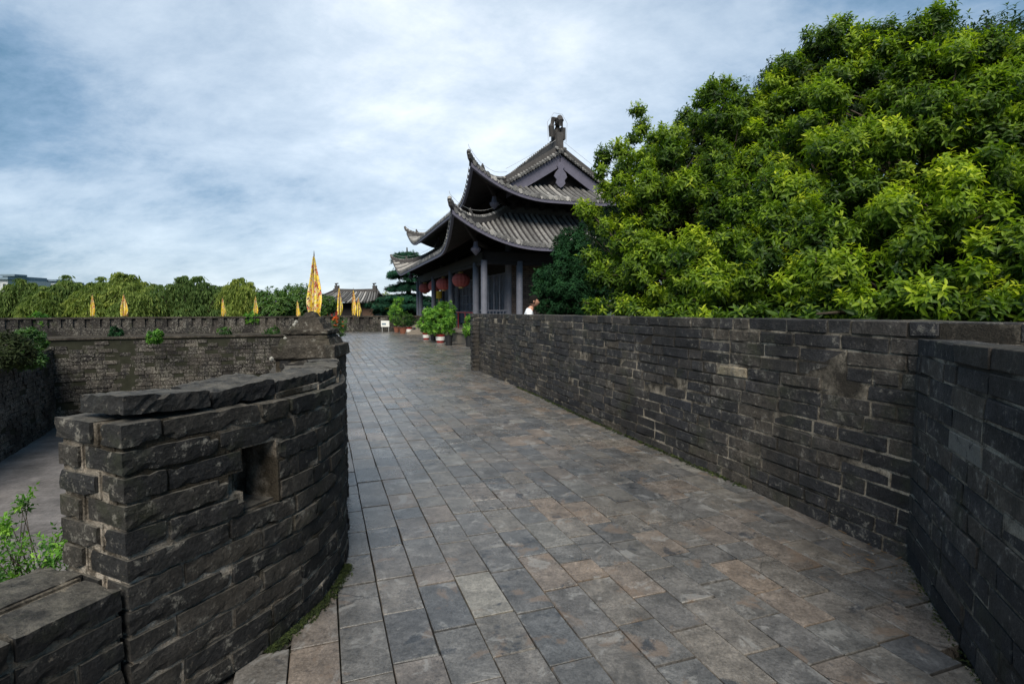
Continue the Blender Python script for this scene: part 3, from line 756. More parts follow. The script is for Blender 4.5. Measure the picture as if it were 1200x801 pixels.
# low crenel wall left of the merlon
lw = thing('brick_parapet', 'low crenel wall of dark bricks running out of the bottom left corner', 'wall', (-1.6, 1.2, 0))
zs = lambda t: .56
l1 = lay(sil, lambda t: 0, zs, 6, MR, .19, -1, gap=.014, ragged=.004, mrec=(.010, .02)); m1 = MORT
bk2 = Path2([LEFT.at(t)-LEFT.frame(t)[1]*.42 for t in np.linspace(0, tC, 20)], smooth=False)
l2 = lay(bk2, lambda t: 0, zs, 6, MR, .20, 1, gap=.012); m1 = m1+MORT
place(l1+l2, lw, 'brick')
mb = MB(); mort(mb, m1); core(mb, sil, .034, .405, -.1, lambda t: .53, -1, n=16); mb.obj('mortar_bed', M_mortar, lw)
# outer face of the rampart below
mb = MB(); o_ = [LEFT.at(t)-LEFT.frame(t)[1]*.46 for t in np.linspace(0, LEFT.L, 24)]
mb.grid([[(p[0], p[1], z) for z in (-6, -.02)]+[(p[0]+.5, p[1]-.1, -.03)] for p in o_]); mb.obj('rampart_face', M_farbrick, None, kind='structure')

# pyramid capped pier behind the merlon
cp = thing('capped_pier', 'brick pier with a stepped pyramid cap behind the merlon', 'pier', (-1.5, 4.2, 0))
pdir = np.array([.06, -.998]); px_ = np.array([.998, .06]); pc0 = np.array([-1.535, 4.12])
pk = []
def slab(cx, w_, dd, z0, z1, K, mat=None, n=1, dy=0):
    for i in range(n):
        ww = w_/n; xx = -w_/2+ww*(i+.5); c_ = pc0+px_*(cx+xx)+pdir*dy
        pk.append((K, rng.randint(len(K.vars)), Mx((c_[0], c_[1], (z0+z1)/2), (px_[0], px_[1], 0), (-pdir[0], -pdir[1], 0), (0, 0, 1), (ww-.01, dd, z1-z0-.008))))
KC = Kind('brick', [lambda i=i: rough_box(5, 3, 2, .014, 170+i, (.4, .4, .09)) for i in range(5)], M_cap)
z_ = 0
for c in range(12):
    slab(0, .425, .425, z_, z_+.090, MR['long'], n=1 if c % 2 else 2); z_ += .094
capr = np.random.RandomState(5)
prof = [(.24, 1.118), (.268, 1.130), (.274, 1.14), (.273, 1.175), (.272, 1.216), (.266, 1.224), (.228, 1.228), (.222, 1.236), (.212, 1.262), (.206, 1.270), (.192, 1.274), (.190, 1.282), (.176, 1.300), (.190, 1.306), (.196, 1.312), (.194, 1.332), (.186, 1.338), (.152, 1.342), (.146, 1.350), (.132, 1.378), (.126, 1.384), (.108, 1.388), (.103, 1.394), (.090, 1.420), (.084, 1.426), (.066, 1.429), (.060, 1.436), (.044, 1.458), (.034, 1.466), (.0, 1.470)]
G = []; ns = 9
for r_, z in prof:
    r_ *= .83
    row = []
    for sd in range(4):
        for k in range(ns):
            x, y = (-1+2*k/ns), -1
            for _ in range(sd): x, y = -y, x
            j = 1+capr.normal(0, .006+.007*(z > 1.24)); p = pc0+px_*x*r_*j+pdir*(-y)*r_*j
            row.append((p[0], p[1], z+capr.normal(0, .0016+.001*(z > 1.24))))
    row.append(row[0]); G.append(row)
mb = MB(); mb.grid(G); mb.obj('pyramid_cap', M_cap, cp)
mb = MB(); c_ = pc0; M = Mx((c_[0], c_[1], .56), (px_[0], px_[1], 0), (-pdir[0], -pdir[1], 0), (0, 0, 1), (.405, .405, 1.13)); mb.box((-.5,)*3, (.5,)*3, M); mb.obj('mortar_bed', M_mortar_l, cp)
place(pk, cp, 'brick')
# old lime that runs down the cap's left edge
mb = MB(); 
for i in range(14):
    f = i/13; c_ = pc0+px_*(-.225+.14*f)-pdir*(-.225+.14*f); 
    mb.lathe((c_[0]+rng.normal(0, .004), c_[1]+rng.normal(0, .004), 1.13+.26*f), [(0, -.02), (.014, -.008), (.017, .006), (0, .02)], 5)
mb.obj('lime_streak', M_conc, cp)

# hidden inner parapet that runs on from the pier to the far side
hp = thing('inner_parapet', 'brick parapet continuing beyond the capped pier towards the gate house', 'wall', (-5, 15, 0))
hpath = Path2([(-1.75, 4.75), (-4.4, 11.9), (-11.6, 32)], smooth=False)
mb = MB(); core(mb, hpath, 0, .35, -4.5, lambda t: .86, -1, n=24); mb.obj('wall_body', M_farbrick, hp)
mb = MB(); core(mb, hpath, -.03, .38, .864, lambda t: .93, -1, n=24); mb.obj('coping', M_cap, hp)

# ================================================================== FAR SIDE OF THE COURTYARD
FAR = Path2([(-30, 20.5), (-23.0, 26.3), (-20.0, 27.9), (-13.8, 30.2), (-11.5, 31.2)], smooth=False)
fw = thing('courtyard_wall', 'high dark brick wall closing the far side of the sunken courtyard', 'wall', (-18, 28, -4.4))
def wall_rows(path, side, z0, z1, K, lim, ledge=True, t0=0., t1=None, bl=.55, bh=.20):
    out = []; nc = int((z1-z0)/bh)
    for c in range(nc):
        t = t0-rng.rand()*bl
        while t < (t1 or path.L):
            L_ = bl*rng.uniform(.7, 1.25); a = max(t, t0)+.01; b = min(t+L_, (t1 or path.L))-.01; t += L_
            if b-a < .1: continue
            m = (a+b)/2; p = path.at(m); dd, nr = path.frame(m); nr = nr*side
            cen = p+nr*(.1+rng.normal(0, .022)-.02*(nc-c)/nc)
            out.append((K, rng.randint(len(K.vars)), Mx((cen[0], cen[1], z0+(c+.5)*bh), (dd[0], dd[1], 0), (nr[0], nr[1], 0), (0, 0, 1), (b-a, .2, bh-.018))))
    return out
KF = Kind('stone', [lambda i=i: chamfer_box(.03, .05, .08, (.03, .06, .1), 200+i) for i in range(6)], M_farbrick)
fr_ = wall_rows(FAR, -1, -4.4, -.10, KF, 280)
place(fr_, fw, 'stone', limit=280)
mb = MB(); core(mb, FAR, .02, .9, -4.6, lambda t: -.11, -1, n=20); mb.obj('wall_core', M_joint, fw)
mb = MB(); core(mb, FAR, -.06, 3.2, -.10, lambda t: .0, -1, n=20); mb.obj('ledge', M_cap, fw)
far_out = Path2([FAR.at(t)-FAR.frame(t)[1]*2.6 for t in np.linspace(0, FAR.L, 12)]+[(-11.2, 34.4), (-6, 35.6), (2, 37)], smooth=False)
fp = thing('crenellated_parapet', 'low brick balustrade with small upright posts along the far rampart', 'wall', (-16, 32, 0))
mb = MB(); core(mb, far_out, 0, .35, -6.0, lambda t: .42, -1, n=40); mb.obj('wall_base', M_farbrick, fp)
mb = MB(); core(mb, far_out, -.03, .38, .90, lambda t: .985, -1, n=40); mb.obj('coping', M_cap, fp)
mb = MB(); core(mb, far_out, .10, .28, .41, lambda t: .905, -1, n=40); mb.obj('back_panel', M_farbrick, fp)
t = .2; i = 0; pm = None
while t < far_out.L-.2:
    p = far_out.at(t); dd, nr = far_out.frame(t); nr = -nr; ww = .30 if i % 4 else .44
    if pm is None:
        q = MB(); q.box((-.5, -.5, -.5), (.5, .5, .5)); pm = q.obj('post', M_farbrick, fp); first = pm
    else:
        pm = first.copy(); C.objects.link(pm)
    c_ = p+nr*.16; pm.matrix_basis = Matrix(Mx((c_[0], c_[1], .66), (dd[0], dd[1], 0), (nr[0], nr[1], 0), (0, 0, 1), (ww, .33, .49)).tolist())
    t += rng.uniform(.5, .62); i += 1
# left courtyard wall
lwp = Path2([(-17.2, 15.0), (-19.7, 20.4), (-22.9, 26.9)], smooth=False)
cwl = thing('courtyard_wall', 'ruined pale-stained side wall at the left edge with shrubs on top', 'wall', (-20, 21, -4.4))
zl = lambda t: -1.1+.07*t
pl_ = wall_rows(lwp, -1, -4.4, -.6, KF, 250)
pl_ = [x for x in pl_ if x[2][2, 3] < -.9+.06*((x[2][1, 3])-15)+rng.uniform(-.15, .15)]
place(pl_, cwl, 'stone', limit=250)
mb = MB(); core(mb, lwp, .03, 9, -4.6, lambda t: -1.15+.05*t, -1, n=10); mb.obj('wall_core', M_joint, cwl)

# ================================================================== PAVILION
def W(p, q, z): return np.array([A0[0]+ax_b[0]*p+ax_a[0]*q, A0[1]+ax_b[1]*p+ax_a[1]*q, z])
ML = np.eye(4); ML[:2, 0] = ax_b; ML[:2, 1] = ax_a; ML[:2, 3] = A0
hall = thing('pavilion', 'two-tiered Chinese pavilion with upturned grey tiled eaves and a columned porch', 'pavilion', (A0[0], A0[1], 0))
LP, LQ = 8.0, 18.5
def lbox(mb, p0, q0, z0, p1, q1, z1, a=0.): mb.box((p0, q0, z0), (p1, q1, z1), ML, a)
mb = MB(); lbox(mb, -.6, -.6, -.05, 8.0, 19.1, .42); mb.obj('platform', M_stone, hall)
mb = MB(); lbox(mb, -.66, -.66, .42, 8.06, 19.16, .5); mb.obj('platform_edge', M_stone, hall)
cols = [(0, 0), (0, 1.35), (0, 6.6), (0, 11.9), (0, 17.15), (0, 18.5), (1.5, 0), (5.9, 0), (7.4, 0), (7.4, 1.35), (7.4, 6.6), (7.4, 11.9), (7.4, 17.15), (7.4, 18.5)]
for (p, q) in cols:
    mb = MB(); mb.lathe(W(p, q, 0), [(.135, .62), (.135, 2.0), (.128, 3.4), (.0, 3.4)], 14); c_ = mb.obj('column', M_wood, hall, smooth=True)
    mb = MB(); mb.lathe(W(p, q, 0), [(.2, .5), (.22, .56), (.19, .63), (.0, .64)], 14); mb.obj('column_base', M_stone, c_, smooth=True)
for (p0, q0, p1, q1) in ((0, 0, 0, 18.5), (0, 0, 7.4, 0), (7.4, 0, 7.4, 18.5), (0, 18.5, 7.4, 18.5)):
    mb = MB(); lbox(mb, p0-.07, q0-.07, 3.38, p1+.07, q1+.07, 3.72); mb.obj('beam', M_darkwood, hall)
    mb = MB(); lbox(mb, p0-.045, q0-.045, 3.24, p1+.045, q1+.045, 3.37); mb.obj('tie_beam', M_darkwood, hall)
# inner building: brick gable ends, lattice front
mb = MB(); lbox(mb, 1.5, 1.42, .5, 5.9, 1.7, 4.6); mb.obj('gable_wall', M_hall, hall)
mb = MB(); lbox(mb, 1.5, 16.8, .5, 5.9, 17.05, 4.6); mb.obj('gable_wall', M_hall, hall)
mb = MB(); lbox(mb, 5.7, 1.71, .5, 5.9, 16.79, 4.6); mb.obj('rear_wall', M_hall, hall)
mb = MB(); lbox(mb, 1.72, 1.7, .5, 1.82, 16.8, 4.6); mb.obj('front_wall', M_darkwood, hall)
for (p, q) in ((1.5, 1.5), (1.5, 6.6), (1.5, 11.9), (1.5, 17.0)):
    mb = MB(); mb.lathe(W(p, q, 0), [(.15, .5), (.15, 2.5), (.14, 5.2)], 12); mb.obj('inner_column', M_wood, hall, smooth=True)
q = 1.75
while q < 16.6:
    if not any(abs(q+.5-qq) < .2 for qq in (6.6, 11.9)) and not (7.2 < q < 11.2 and False):
        mb = MB(); lbox(mb, 1.60, q+.03, .55, 1.68, q+.10, 3.1); lbox(mb, 1.60, q+.78, .55, 1.68, q+.85, 3.1)
        for z in (.58, 1.28, 3.02): lbox(mb, 1.605, q+.1, z, 1.675, q+.78, z+.07)
        lbox(mb, 1.64, q+.1, .65, 1.67, q+.78, 1.28)
        dr = mb.obj('door_leaf', M_wood, hall)
        mb = MB()
        for k in range(1, 6): lbox(mb, 1.62, q+.1+k*.113-.012, 1.36, 1.65, q+.1+k*.113+.012, 3.02)
        for z in (1.7, 2.2, 2.7): lbox(mb, 1.617, q+.1, z, 1.647, q+.78, z+.025)
        mb.obj('lattice', M_wood, dr)
    q += .92
# porch railing panel seen between corner column and inner corner
mb = MB(); 
for k in range(9): lbox(mb, .14+k*.155, 1.40, .62, .18+k*.155, 1.44, 1.35)
lbox(mb, .1, 1.39, 1.35, 1.5, 1.45, 1.42); lbox(mb, .1, 1.39, .56, 1.5, 1.45, .62); lbox(mb, .1, 1.39, .98, 1.5, 1.45, 1.02)
for k in range(5): lbox(mb, .3+k*.25, 1.40, 1.42, .33+k*.25, 1.44, 2.9)
mb.obj('railing', M_wood, hall)
# upper storey drum
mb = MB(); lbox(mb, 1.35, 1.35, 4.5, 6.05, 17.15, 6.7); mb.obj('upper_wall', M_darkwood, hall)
for k in range(24):
    q = 1.5+k*.66; mb = MB(); lbox(mb, 1.0, q, 5.72, 1.35, q+.16, 5.98); lbox(mb, 1.12, q-.14, 5.98, 1.3, q+.3, 6.1); mb.obj('bracket', M_darkwood, hall)
for k in range(7):
    p = 1.5+k*.66; mb = MB(); lbox(mb, p, 1.0, 5.72, p+.16, 1.35, 5.98); lbox(mb, p-.14, 1.12, 5.98, p+.3, 1.3, 6.1); mb.obj('bracket', M_darkwood, hall)

class Roof:
    def __init__(s, P0, P1, Q0, Q1, D, z0, rise, pw, lift, reach, flare):
        s.P0, s.P1, s.Q0, s.Q1, s.D, s.z0, s.rise, s.pw, s.lift, s.reach, s.flare = P0, P1, Q0, Q1, D, z0, rise, pw, lift, reach, flare
        s.sides = {'front': ((P0, Q0), (1, 0), (0, 1), P1-P0), 'left': ((P0, Q0), (0, 1), (1, 0), Q1-Q0),
                   'back': ((P0, Q1), (1, 0), (0, -1), P1-P0), 'right': ((P1, Q0), (0, 1), (-1, 0), Q1-Q0)}
    def S(s, side, t, d, dz=0.):
        (o, al, inn, L_) = s.sides[side]; c = max(min(t, L_-t), 0); sg = -1 if t < L_/2 else 1
        k = max(0, 1-c/s.reach); fo = s.flare*k**2*max(0, 1-d/s.D)
        p = o[0]+al[0]*(t+sg*fo)+inn[0]*(d-fo); q = o[1]+al[1]*(t+sg*fo)+inn[1]*(d-fo)
        z = s.z0+s.rise*max(d, 0)**s.pw+s.lift*k**2.3*max(0, 1-d/s.D)
        return W(p, q, z+dz)
    def build(s, parent, dmax, vis, spacing=.25, verge=None):
        for side, (o, al, inn, L_) in s.sides.items():
            dm = dmax[side]; n = int(L_/.3); ts = np.linspace(0, L_, n+1)
            lim = (lambda t: min(dm, t, L_-t)) if verge is None or side in ('front', 'back') else (lambda t: min(dm, t, L_-t) if (t < verge or t > L_-verge) else dm)
            G = [[s.S(side, t, lim(t)*k/8) for k in range(9)] for t in ts]
            G2 = [[s.S(side, t, lim(t)*k/8, -.16) for k in range(9)] for t in ts]
            mb = MB(); mb.grid(G); sheet = mb.obj('roof_slope', M_pan, parent)
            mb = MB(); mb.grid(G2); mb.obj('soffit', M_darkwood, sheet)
            mb = MB(); mb.grid([[s.S(side, t, -.02, -.03), s.S(side, t, -.02, -.19), s.S(side, t, .08, -.20)] for t in ts]); mb.obj('fascia', M_board, sheet)
            hid = MB(); k = 0; t = spacing/2
            while t < L_:
                l_ = lim(t)
                if l_ > .12:
                    mb = MB() if side in vis else hid
                    nd = max(3, int(l_/.32)); rr = .072; a_ = rng.rand(); G = []
                    for j in range(nd+1):
                        dd_ = -.04+(l_+.04)*j/nd; c_ = s.S(side, t, dd_); e = s.S(side, t+.01, dd_)-s.S(side, t-.01, dd_); e = e/np.linalg.norm(e)
                        r2 = rr*(1.0 if j % 2 else .93)
                        G.append([c_+e*r2*math.cos(x)+np.array([0, 0, r2*1.05*math.sin(x)]) for x in np.linspace(0, math.pi, 5)])
                    mb.grid(G, a_)
                    # round end tile
                    c_ = s.S(side, t, -.05, .02); e = s.S(side, t+.01, 0)-s.S(side, t-.01, 0); e = e/np.linalg.norm(e)
                    ring = [c_+e*.098*math.cos(x)+np.array([0, 0, .098*math.sin(x)]) for x in np.linspace(0, 2*math.pi, 9)[:-1]]
                    mb.add(np.array(ring+[c_]), [(i, (i+1) % 8, 8) for i in range(8)], rng.uniform(.84, .99))
                    # drip tile between the rows
                    c2 = s.S(side, t+spacing/2, -.05, .0)
                    mb.add(np.array([c2-e*.07+np.array([0, 0, .03]), c2+e*.07+np.array([0, 0, .03]), c2+np.array([0, 0, -.11])]), [(0, 1, 2)], .8)
                    if side in vis: mb.obj('tile_row', M_tile, sheet)
                t += spacing; k += 1
            if hid.n: hid.obj('tile_row', M_tile, sheet, kind='stuff')
    def hip(s, corner, parent, dend, h=.26, horn=.55):
        side, far = {'fl': ('front', 0), 'fr': ('front', 1), 'bl': ('back', 0), 'br': ('back', 1)}[corner]
        L_ = s.sides[side][3]; pts = []
        for d in np.linspace(dend, 0, 14): pts.append(s.S(side, d if not far else L_-d, d, .0))
        dv = pts[-1]-pts[-3]; dv[2] = 0; dv /= np.linalg.norm(dv)
        e = pts[-1]; pts += [e+dv*.12+np.array([0, 0, .10]), e+dv*.20+np.array([0, 0, .30])]
        hs = [h]*9+[h*.95, h*.9, h*.85, h*.82, h*.8, h*.6, h*.25]
        mb = MB(); mb.sweep(pts, .15, hs); r_ = mb.obj('hip_ridge', M_ridge, parent)
        mb = MB()
        for i in range(len(pts)-1):
            for f in (0, .5):
                c_ = pts[i]*(1-f)+pts[i+1]*f; hh = hs[i]
                mb.lathe(c_+np.array([0, 0, hh]), [(.085, -.03), (.075, .04), (0, .085)], 6, rng.rand())
        mb.obj('ridge_tiles', M_tile, r_)
        # small beast / upturned finial one third up the hip
        k = 9; c_ = pts[k]; up = np.array([0, 0, 1]); mb = MB()
        mb.tube([c_+up*.2, c_+dv*.06+up*.36, c_+dv*.12+up*.46, c_+dv*.10+up*.54], [.09, .08, .06, .02], 6); mb.obj('ridge_finial', M_ridge, r_)
        # lightning wire stood off the ridge
        mb = MB(); mb.tube([p_+np.array([0, 0, hs[i]+.24]) for i, p_ in enumerate(pts)], .007, 4); mb.obj('lightning_wire', M_wire, r_)
        return pts
low = Roof(-1.4, 8.8, -1.4, 19.9, 2.75, 3.88, 1.72/2.75**1.15, 1.15, 1.18, 3.6, .22)
low.build(hall, dict(front=2.75, left=2.75, back=2.75, right=2.75), ('front', 'left'))
for c in ('fl', 'fr', 'bl', 'br'): low.hip(c, hall, 2.7)
mb = MB(); mb.sweep([W(1.32, 1.32, 5.55), W(1.32, 9, 5.55), W(1.32, 17.18, 5.55)], .2, .28); mb.sweep([W(1.32, 1.32, 5.55), W(3.7, 1.32, 5.55), W(6.08, 1.32, 5.55)], .2, .28); mb.obj('ridge_band', M_ridge, hall)
up_ = Roof(-.48, 7.90, -.48, 18.98, 1.9, 5.92, 0.4294, 1.18, 1.12, 3.3, .2)
up_.build(hall, dict(front=1.95, left=4.19, back=1.95, right=4.19), ('front', 'left'), verge=1.62)
for c in ('fl', 'fr', 'bl', 'br'): up_.hip(c, hall, 1.9)
# verge ridges, barge boards, gable
zr = up_.z0+up_.rise*4.19**up_.pw
def vpt(d, side, q, dz=0.):
    z = up_.z0+up_.rise*d**up_.pw; p = up_.P0+d if side < 0 else up_.P1-d
    return W(p, q, z+dz)
for gi, (qv, sgn) in enumerate(((up_.Q0+1.62, 1), (up_.Q1-1.62, -1))):
    gb = MB()
    V = [vpt(d, -1, qv+sgn*.35) for d in np.linspace(1.9, 4.19, 8)]+[vpt(d, 1, qv+sgn*.35) for d in np.linspace(4.05, 1.9, 8)]
    cen = W(3.71, qv+sgn*.35, zr-1.6); gb.add(np.array(V+[cen]), [(i, (i+1) % 16, 16) for i in range(16)]); gp = gb.obj('gable_panel', M_darkwood, hall)
    for sd in (-1, 1):
        ds = np.linspace(1.75, 4.17, 9)
        mb = MB(); pts = [vpt(d, sd, qv-sgn*.0) for d in ds[::-1]]; mb.sweep(pts, .22, .34); vr = mb.obj('verge_ridge', M_ridge, hall)
        mb = MB(); mb.tube([p+np.array([0, 0, .62]) for p in pts], .007, 4); mb.obj('lightning_wire', M_wire, vr)
        mb = MB()
        for k in range(22):     # short tiles that end in discs along the verge
            d = 1.8+k*.122; c0 = vpt(d, sd, qv-sgn*.30, -.02); c1 = vpt(d, sd, qv-sgn*.05, .08)
            mb.tube([c0, c1], .062, 7, rng.rand())
        mb.obj('verge_tiles', M_tile, vr)
        mb = MB(); q_ = qv-sgn*.12   # barge board
        top_ = [vpt(d, sd, q_, -.10) for d in ds]; bot = [vpt(d, sd, q_, -.10-.52) for d in ds]
        tb = [p+np.append(ax_a*sgn*.06, 0) for p in top_]; bb = [p+np.append(ax_a*sgn*.06, 0) for p in bot]
        mb.grid([[a, b, c, d_] for a, b, c, d_ in zip(top_, bot, bb, tb)]); mb.obj('barge_board', M_board, hall)
    # hanging-fish pendant: outline of lobes, extruded
    mb = MB(); out = []
    prof = [(.10, .0), (.16, -.18), (.10, -.30), (.24, -.46), (.30, -.62), (.18, -.76), (.22, -.90), (.12, -1.02), (.0, -1.1)]
    outl = [(x, z) for x, z in prof]+[(-x, z) for x, z in prof[::-1][1:]]
    n_ = len(outl); Fv = [W(3.71+x, qv-sgn*.20, zr-.45+z) for x, z in outl]; Bv = [W(3.71+x, qv-sgn*.13, zr-.45+z) for x, z in outl]
    V = np.array(Fv+Bv+[W(3.71, qv-sgn*.2, zr-.95), W(3.71, qv-sgn*.13, zr-.95)])
    T = [(i, (i+1) % n_, 2*n_) for i in range(n_)]+[(n_+i, n_+(i+1) % n_, 2*n_+1) for i in range(n_)]
    for i in range(n_): j = (i+1) % n_; T += [(i, j, n_+j), (i, n_+j, n_+i)]
    mb.add(V, T); mb.obj('gable_pendant', M_board, hall)
    # ridge end beast: body with curled head, fin
    mb = MB(); qq = qv+sgn*.15; b_ = lambda dq, z: W(3.71, qq+sgn*dq, zr+z)
    mb.sweep([W(3.71, qq-sgn*.25, zr+.1), W(3.71, qq+sgn*.45, zr+.1)], .34, .75, top=.8)
    mb.tube([b_(.2, .6), b_(.12, 1.0), b_(-.02, 1.32), b_(-.22, 1.45), b_(-.36, 1.3), b_(-.30, 1.12), b_(-.2, 1.16)], [.2, .17, .16, .14, .12, .08, .04], 8)
    a1 = [W(3.71-.28, qq, zr+.7), W(3.71-.36, qq-sgn*.1, zr+1.1), W(3.71-.26, qq-sgn*.1, zr+1.42), W(3.71-.04, qq, zr+1.46), W(3.71-.06, qq, zr+1.25), W(3.71-.16, qq, zr+1.2)]
    mb.tube(a1, [.13, .13, .12, .10, .07, .03], 7)
    mb.box((3.80, qq-.14, zr+.6), (4.02, qq+.14, zr+1.10), ML); mb.tube([W(3.91, qq, zr+1.1), W(3.91, qq, zr+1.4)], .04, 6)
    beast = mb.obj('ridge_beast', M_ridge, hall)
    mb = MB(); mb.tube([W(3.71-.45, qq, zr+.5), W(3.71-.5, qq, zr+1.3), W(3.71-.2, qq, zr+1.72), W(3.91, qq, zr+1.7), W(4.15, qq, zr+1.35), W(4.1, qq, zr+.5)], .009, 4); mb.obj('lightning_wire', M_wire, beast)
mb = MB(); mb.sweep([W(3.71, q, zr) for q in np.linspace(1.0, 17.5, 12)], .3, .62, top=.8); mb.obj('main_ridge', M_ridge, hall)
mb = MB()
for q in np.linspace(1.6, 16.9, 58): mb.tube([W(3.57, q, zr+.62), W(3.85, q, zr+.62)], .07, 6, rng.rand())
mb.obj('ridge_tiles', M_tile, hall)
# corner lotus pendants and corner struts
for (p, q, z) in ((-.45, -.45, 3.75), (.6, .6, 5.75), (-.45, 18.95, 3.75), (7.85, -.45, 3.75)):
    mb = MB(); mb.lathe(W(p, q, z), [(.0, -.22), (.09, -.14), (.19, -.02), (.2, .06), (.12, .1), (.07, .4)], 8); mb.obj('corner_pendant', M_board, hall)
    mb = MB(); sg = (1 if p < 4 else -1, 1 if q < 9 else -1); mb.tube([W(p+sg[0]*1.0, q+sg[1]*1.0, z+.05), W(p, q, z+.35), W(p-sg[0]*.6, q-sg[1]*.6, z+.95)], .09, 6); mb.obj('corner_strut', M_darkwood, hall)
# porch ceiling (dark) closes the eaves
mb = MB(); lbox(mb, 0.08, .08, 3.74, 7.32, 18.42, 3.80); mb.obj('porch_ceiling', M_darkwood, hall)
# steps on the long side
for i in range(4):
    mb = MB(); lbox(mb, -.66-.3*(4-i), 9.85, -.02, -.66-.3*(3-i)-.003, 13.0, .105*(i+1)-.004); mb.obj('step', M_stone, hall)
for q in (9.7, 13.01):
    mb = MB(); V = [W(-.67, q, -.02), W(-1.9, q, -.02), W(-1.9, q, .10), W(-.67, q, .53)]; V2 = [v+np.append(ax_a*.14, 0) for v in V]
    mb.quads(np.array(V+V2), [(0, 1, 2, 3), (4, 7, 6, 5), (0, 4, 5, 1), (1, 5, 6, 2), (2, 6, 7, 3), (3, 7, 4, 0)]); mb.obj('stair_cheek', M_stone, hall)
# red rail across the porch
rl = thing('barrier_rail', 'low red rail with two bars between the porch posts behind the potted plants', 'railing', tuple(W(.05, 3.4, .5)))
mb = MB(); mb.tube([W(.0, 1.6, 1.28), W(.0, 6.4, 1.28)], .028, 6); mb.obj('rail_bar', M_red, rl)
for q in (1.9, 3.4, 4.9, 6.2):
    mb = MB(); mb.tube([W(.0, q, .5), W(.0, q, 1.26)], .022, 6); mb.obj('post', M_red, rl)

# lanterns
ln_spots = [(5.2, .46, 'largest red paper lantern, nearest on the pavilion porch'), (9.75, .45, 'second red lantern from the near corner of the pavilion porch'), (12.6, .45, 'third red lantern along the porch, above the yellow hanging lamp'), (16.7, .43, 'smallest red lantern at the far end of the porch')]
for i, (q, r_, lb) in enumerate(ln_spots):
    c_ = W(.22, q, 2.86); t_ = thing('red_lantern', lb, 'lantern', tuple(c_), 'red lanterns hanging in the pavilion porch')
    mb = MB(); n = 28
    V = []; prof = [(r_*.3, -.33), (r_*.62, -.29), (r_*.88, -.18), (r_, 0), (r_*.88, .18), (r_*.62, .29), (r_*.3, .33)]
    for pr_, z in prof:
        for k in range(n):
            t = 2*math.pi*k/n; f = 1 if k % 2 else .955; V.append(c_+np.array([pr_*f*math.cos(t), pr_*f*math.sin(t), z]))
    mb.quads(np.array(V), [(a*n+k, a*n+(k+1) % n, (a+1)*n+(k+1) % n, (a+1)*n+k) for a in range(6) for k in range(n)])
    M_lan = bpy.data.materials.get('red_lantern_cloth') or simple('red_lantern_cloth', (.46,.11,.10), .7, .3, .2, 7, .2)
    mb.obj('shade', M_lan, t_)
    mb = MB(); mb.lathe(c_, [(0, .40), (.12, .40), (.13, .33), (.10, .325)], 12); mb.obj('top_cap', M_gold, t_)
    mb = MB(); mb.lathe(c_, [(.10, -.325), (.13, -.33), (.12, -.40), (0, -.40)], 12); mb.obj('bottom_cap', M_gold, t_)
    mb = MB(); mb.tube([c_+np.array([0, 0, .4]), c_+np.array([0, 0, .78])], .008, 4); mb.obj('cord', M_black, t_)
c_ = np.array(at(514.3, 33, v=345)); t_ = thing('hanging_lamp', 'small yellow lamp with a tassel hanging below the red lanterns', 'lantern', tuple(c_))
mb = MB(); mb.lathe(c_, [(.05, .25), (.2, .22), (.2, -.2), (.05, -.24)], 8); mb.obj('shade', M_yellow, t_)
mb = MB(); mb.lathe(c_, [(.02, -.24), (.05, -.34), (.06, -.55), (0, -.56)], 6); mb.obj('tassel', M_gold, t_)
mb = MB(); mb.tube([c_+np.array([0, 0, .25]), c_+np.array([0, 0, 1.2])], .008, 4); mb.obj('cord', M_black, t_)

# ================================================================== GATE HOUSE beyond
gh_o = np.array(at(408, 48, 0)); gh = thing('gate_house', 'small dark tiled gate house at the far end of the walk', 'building', tuple(gh_o))
def gb(mb, x0, y0, z0, x1, y1, z1): mb.box((gh_o[0]+x0, gh_o[1]+y0, z0), (gh_o[0]+x1, gh_o[1]+y1, z1))
mb = MB(); gb(mb, -2.0, 0, -.3, 2.3, 4, 1.95); mb.obj('wall', M_farbrick, gh)
mb = MB(); gb(mb, 1.3, -.04, .0, 2.28, .0, 1.6); mb.obj('wall_panel', simple('brown_panel', (.12,.075,.055), .8, .2, .2, 3), gh)
mb = MB(); gb(mb, -.7, -.04, .0, .6, .0, 1.75); mb.obj('doorway', M_darkwood, gh)
for x in (-1.9, -1.5, -1.1):
    mb = MB(); gb(mb, x, -.05, .3, x+.14, -.0, 1.7); mb.obj('post', M_red, gh)
def ghz(x, t, ex): return 2.0+.95*t**1.3+.42*max(0, (abs(x)-1.6)/1.3)**2*(1-t)
for sd in (-1, 1):
    G = [[(gh_o[0]+.15+x*(1-.25*t), gh_o[1]+2-sd*2.9*(1-t), ghz(x, t, 0)) for t in np.linspace(0, 1, 7)] for x in np.linspace(-2.75, 2.75, 20)]
    mb = MB(); mb.grid(G); sl = mb.obj('roof_slope', M_pan, gh)
    for x in np.linspace(-2.7, 2.7, 20):
        mb = MB(); mb.tube([(gh_o[0]+.15+x*(1-.25*t), gh_o[1]+2-sd*2.9*(1-t), ghz(x, t, 0)+.03) for t in np.linspace(0, 1, 6)], .075, 5, rng.rand()); mb.obj('tile_row', M_tile, sl)
mb = MB(); mb.sweep([(gh_o[0]+.15+x, gh_o[1]+2, 2.92+.05*abs(x)/1.9) for x in np.linspace(-2.05, 2.05, 9)], .25, .3); mb.obj('main_ridge', M_ridge, gh)
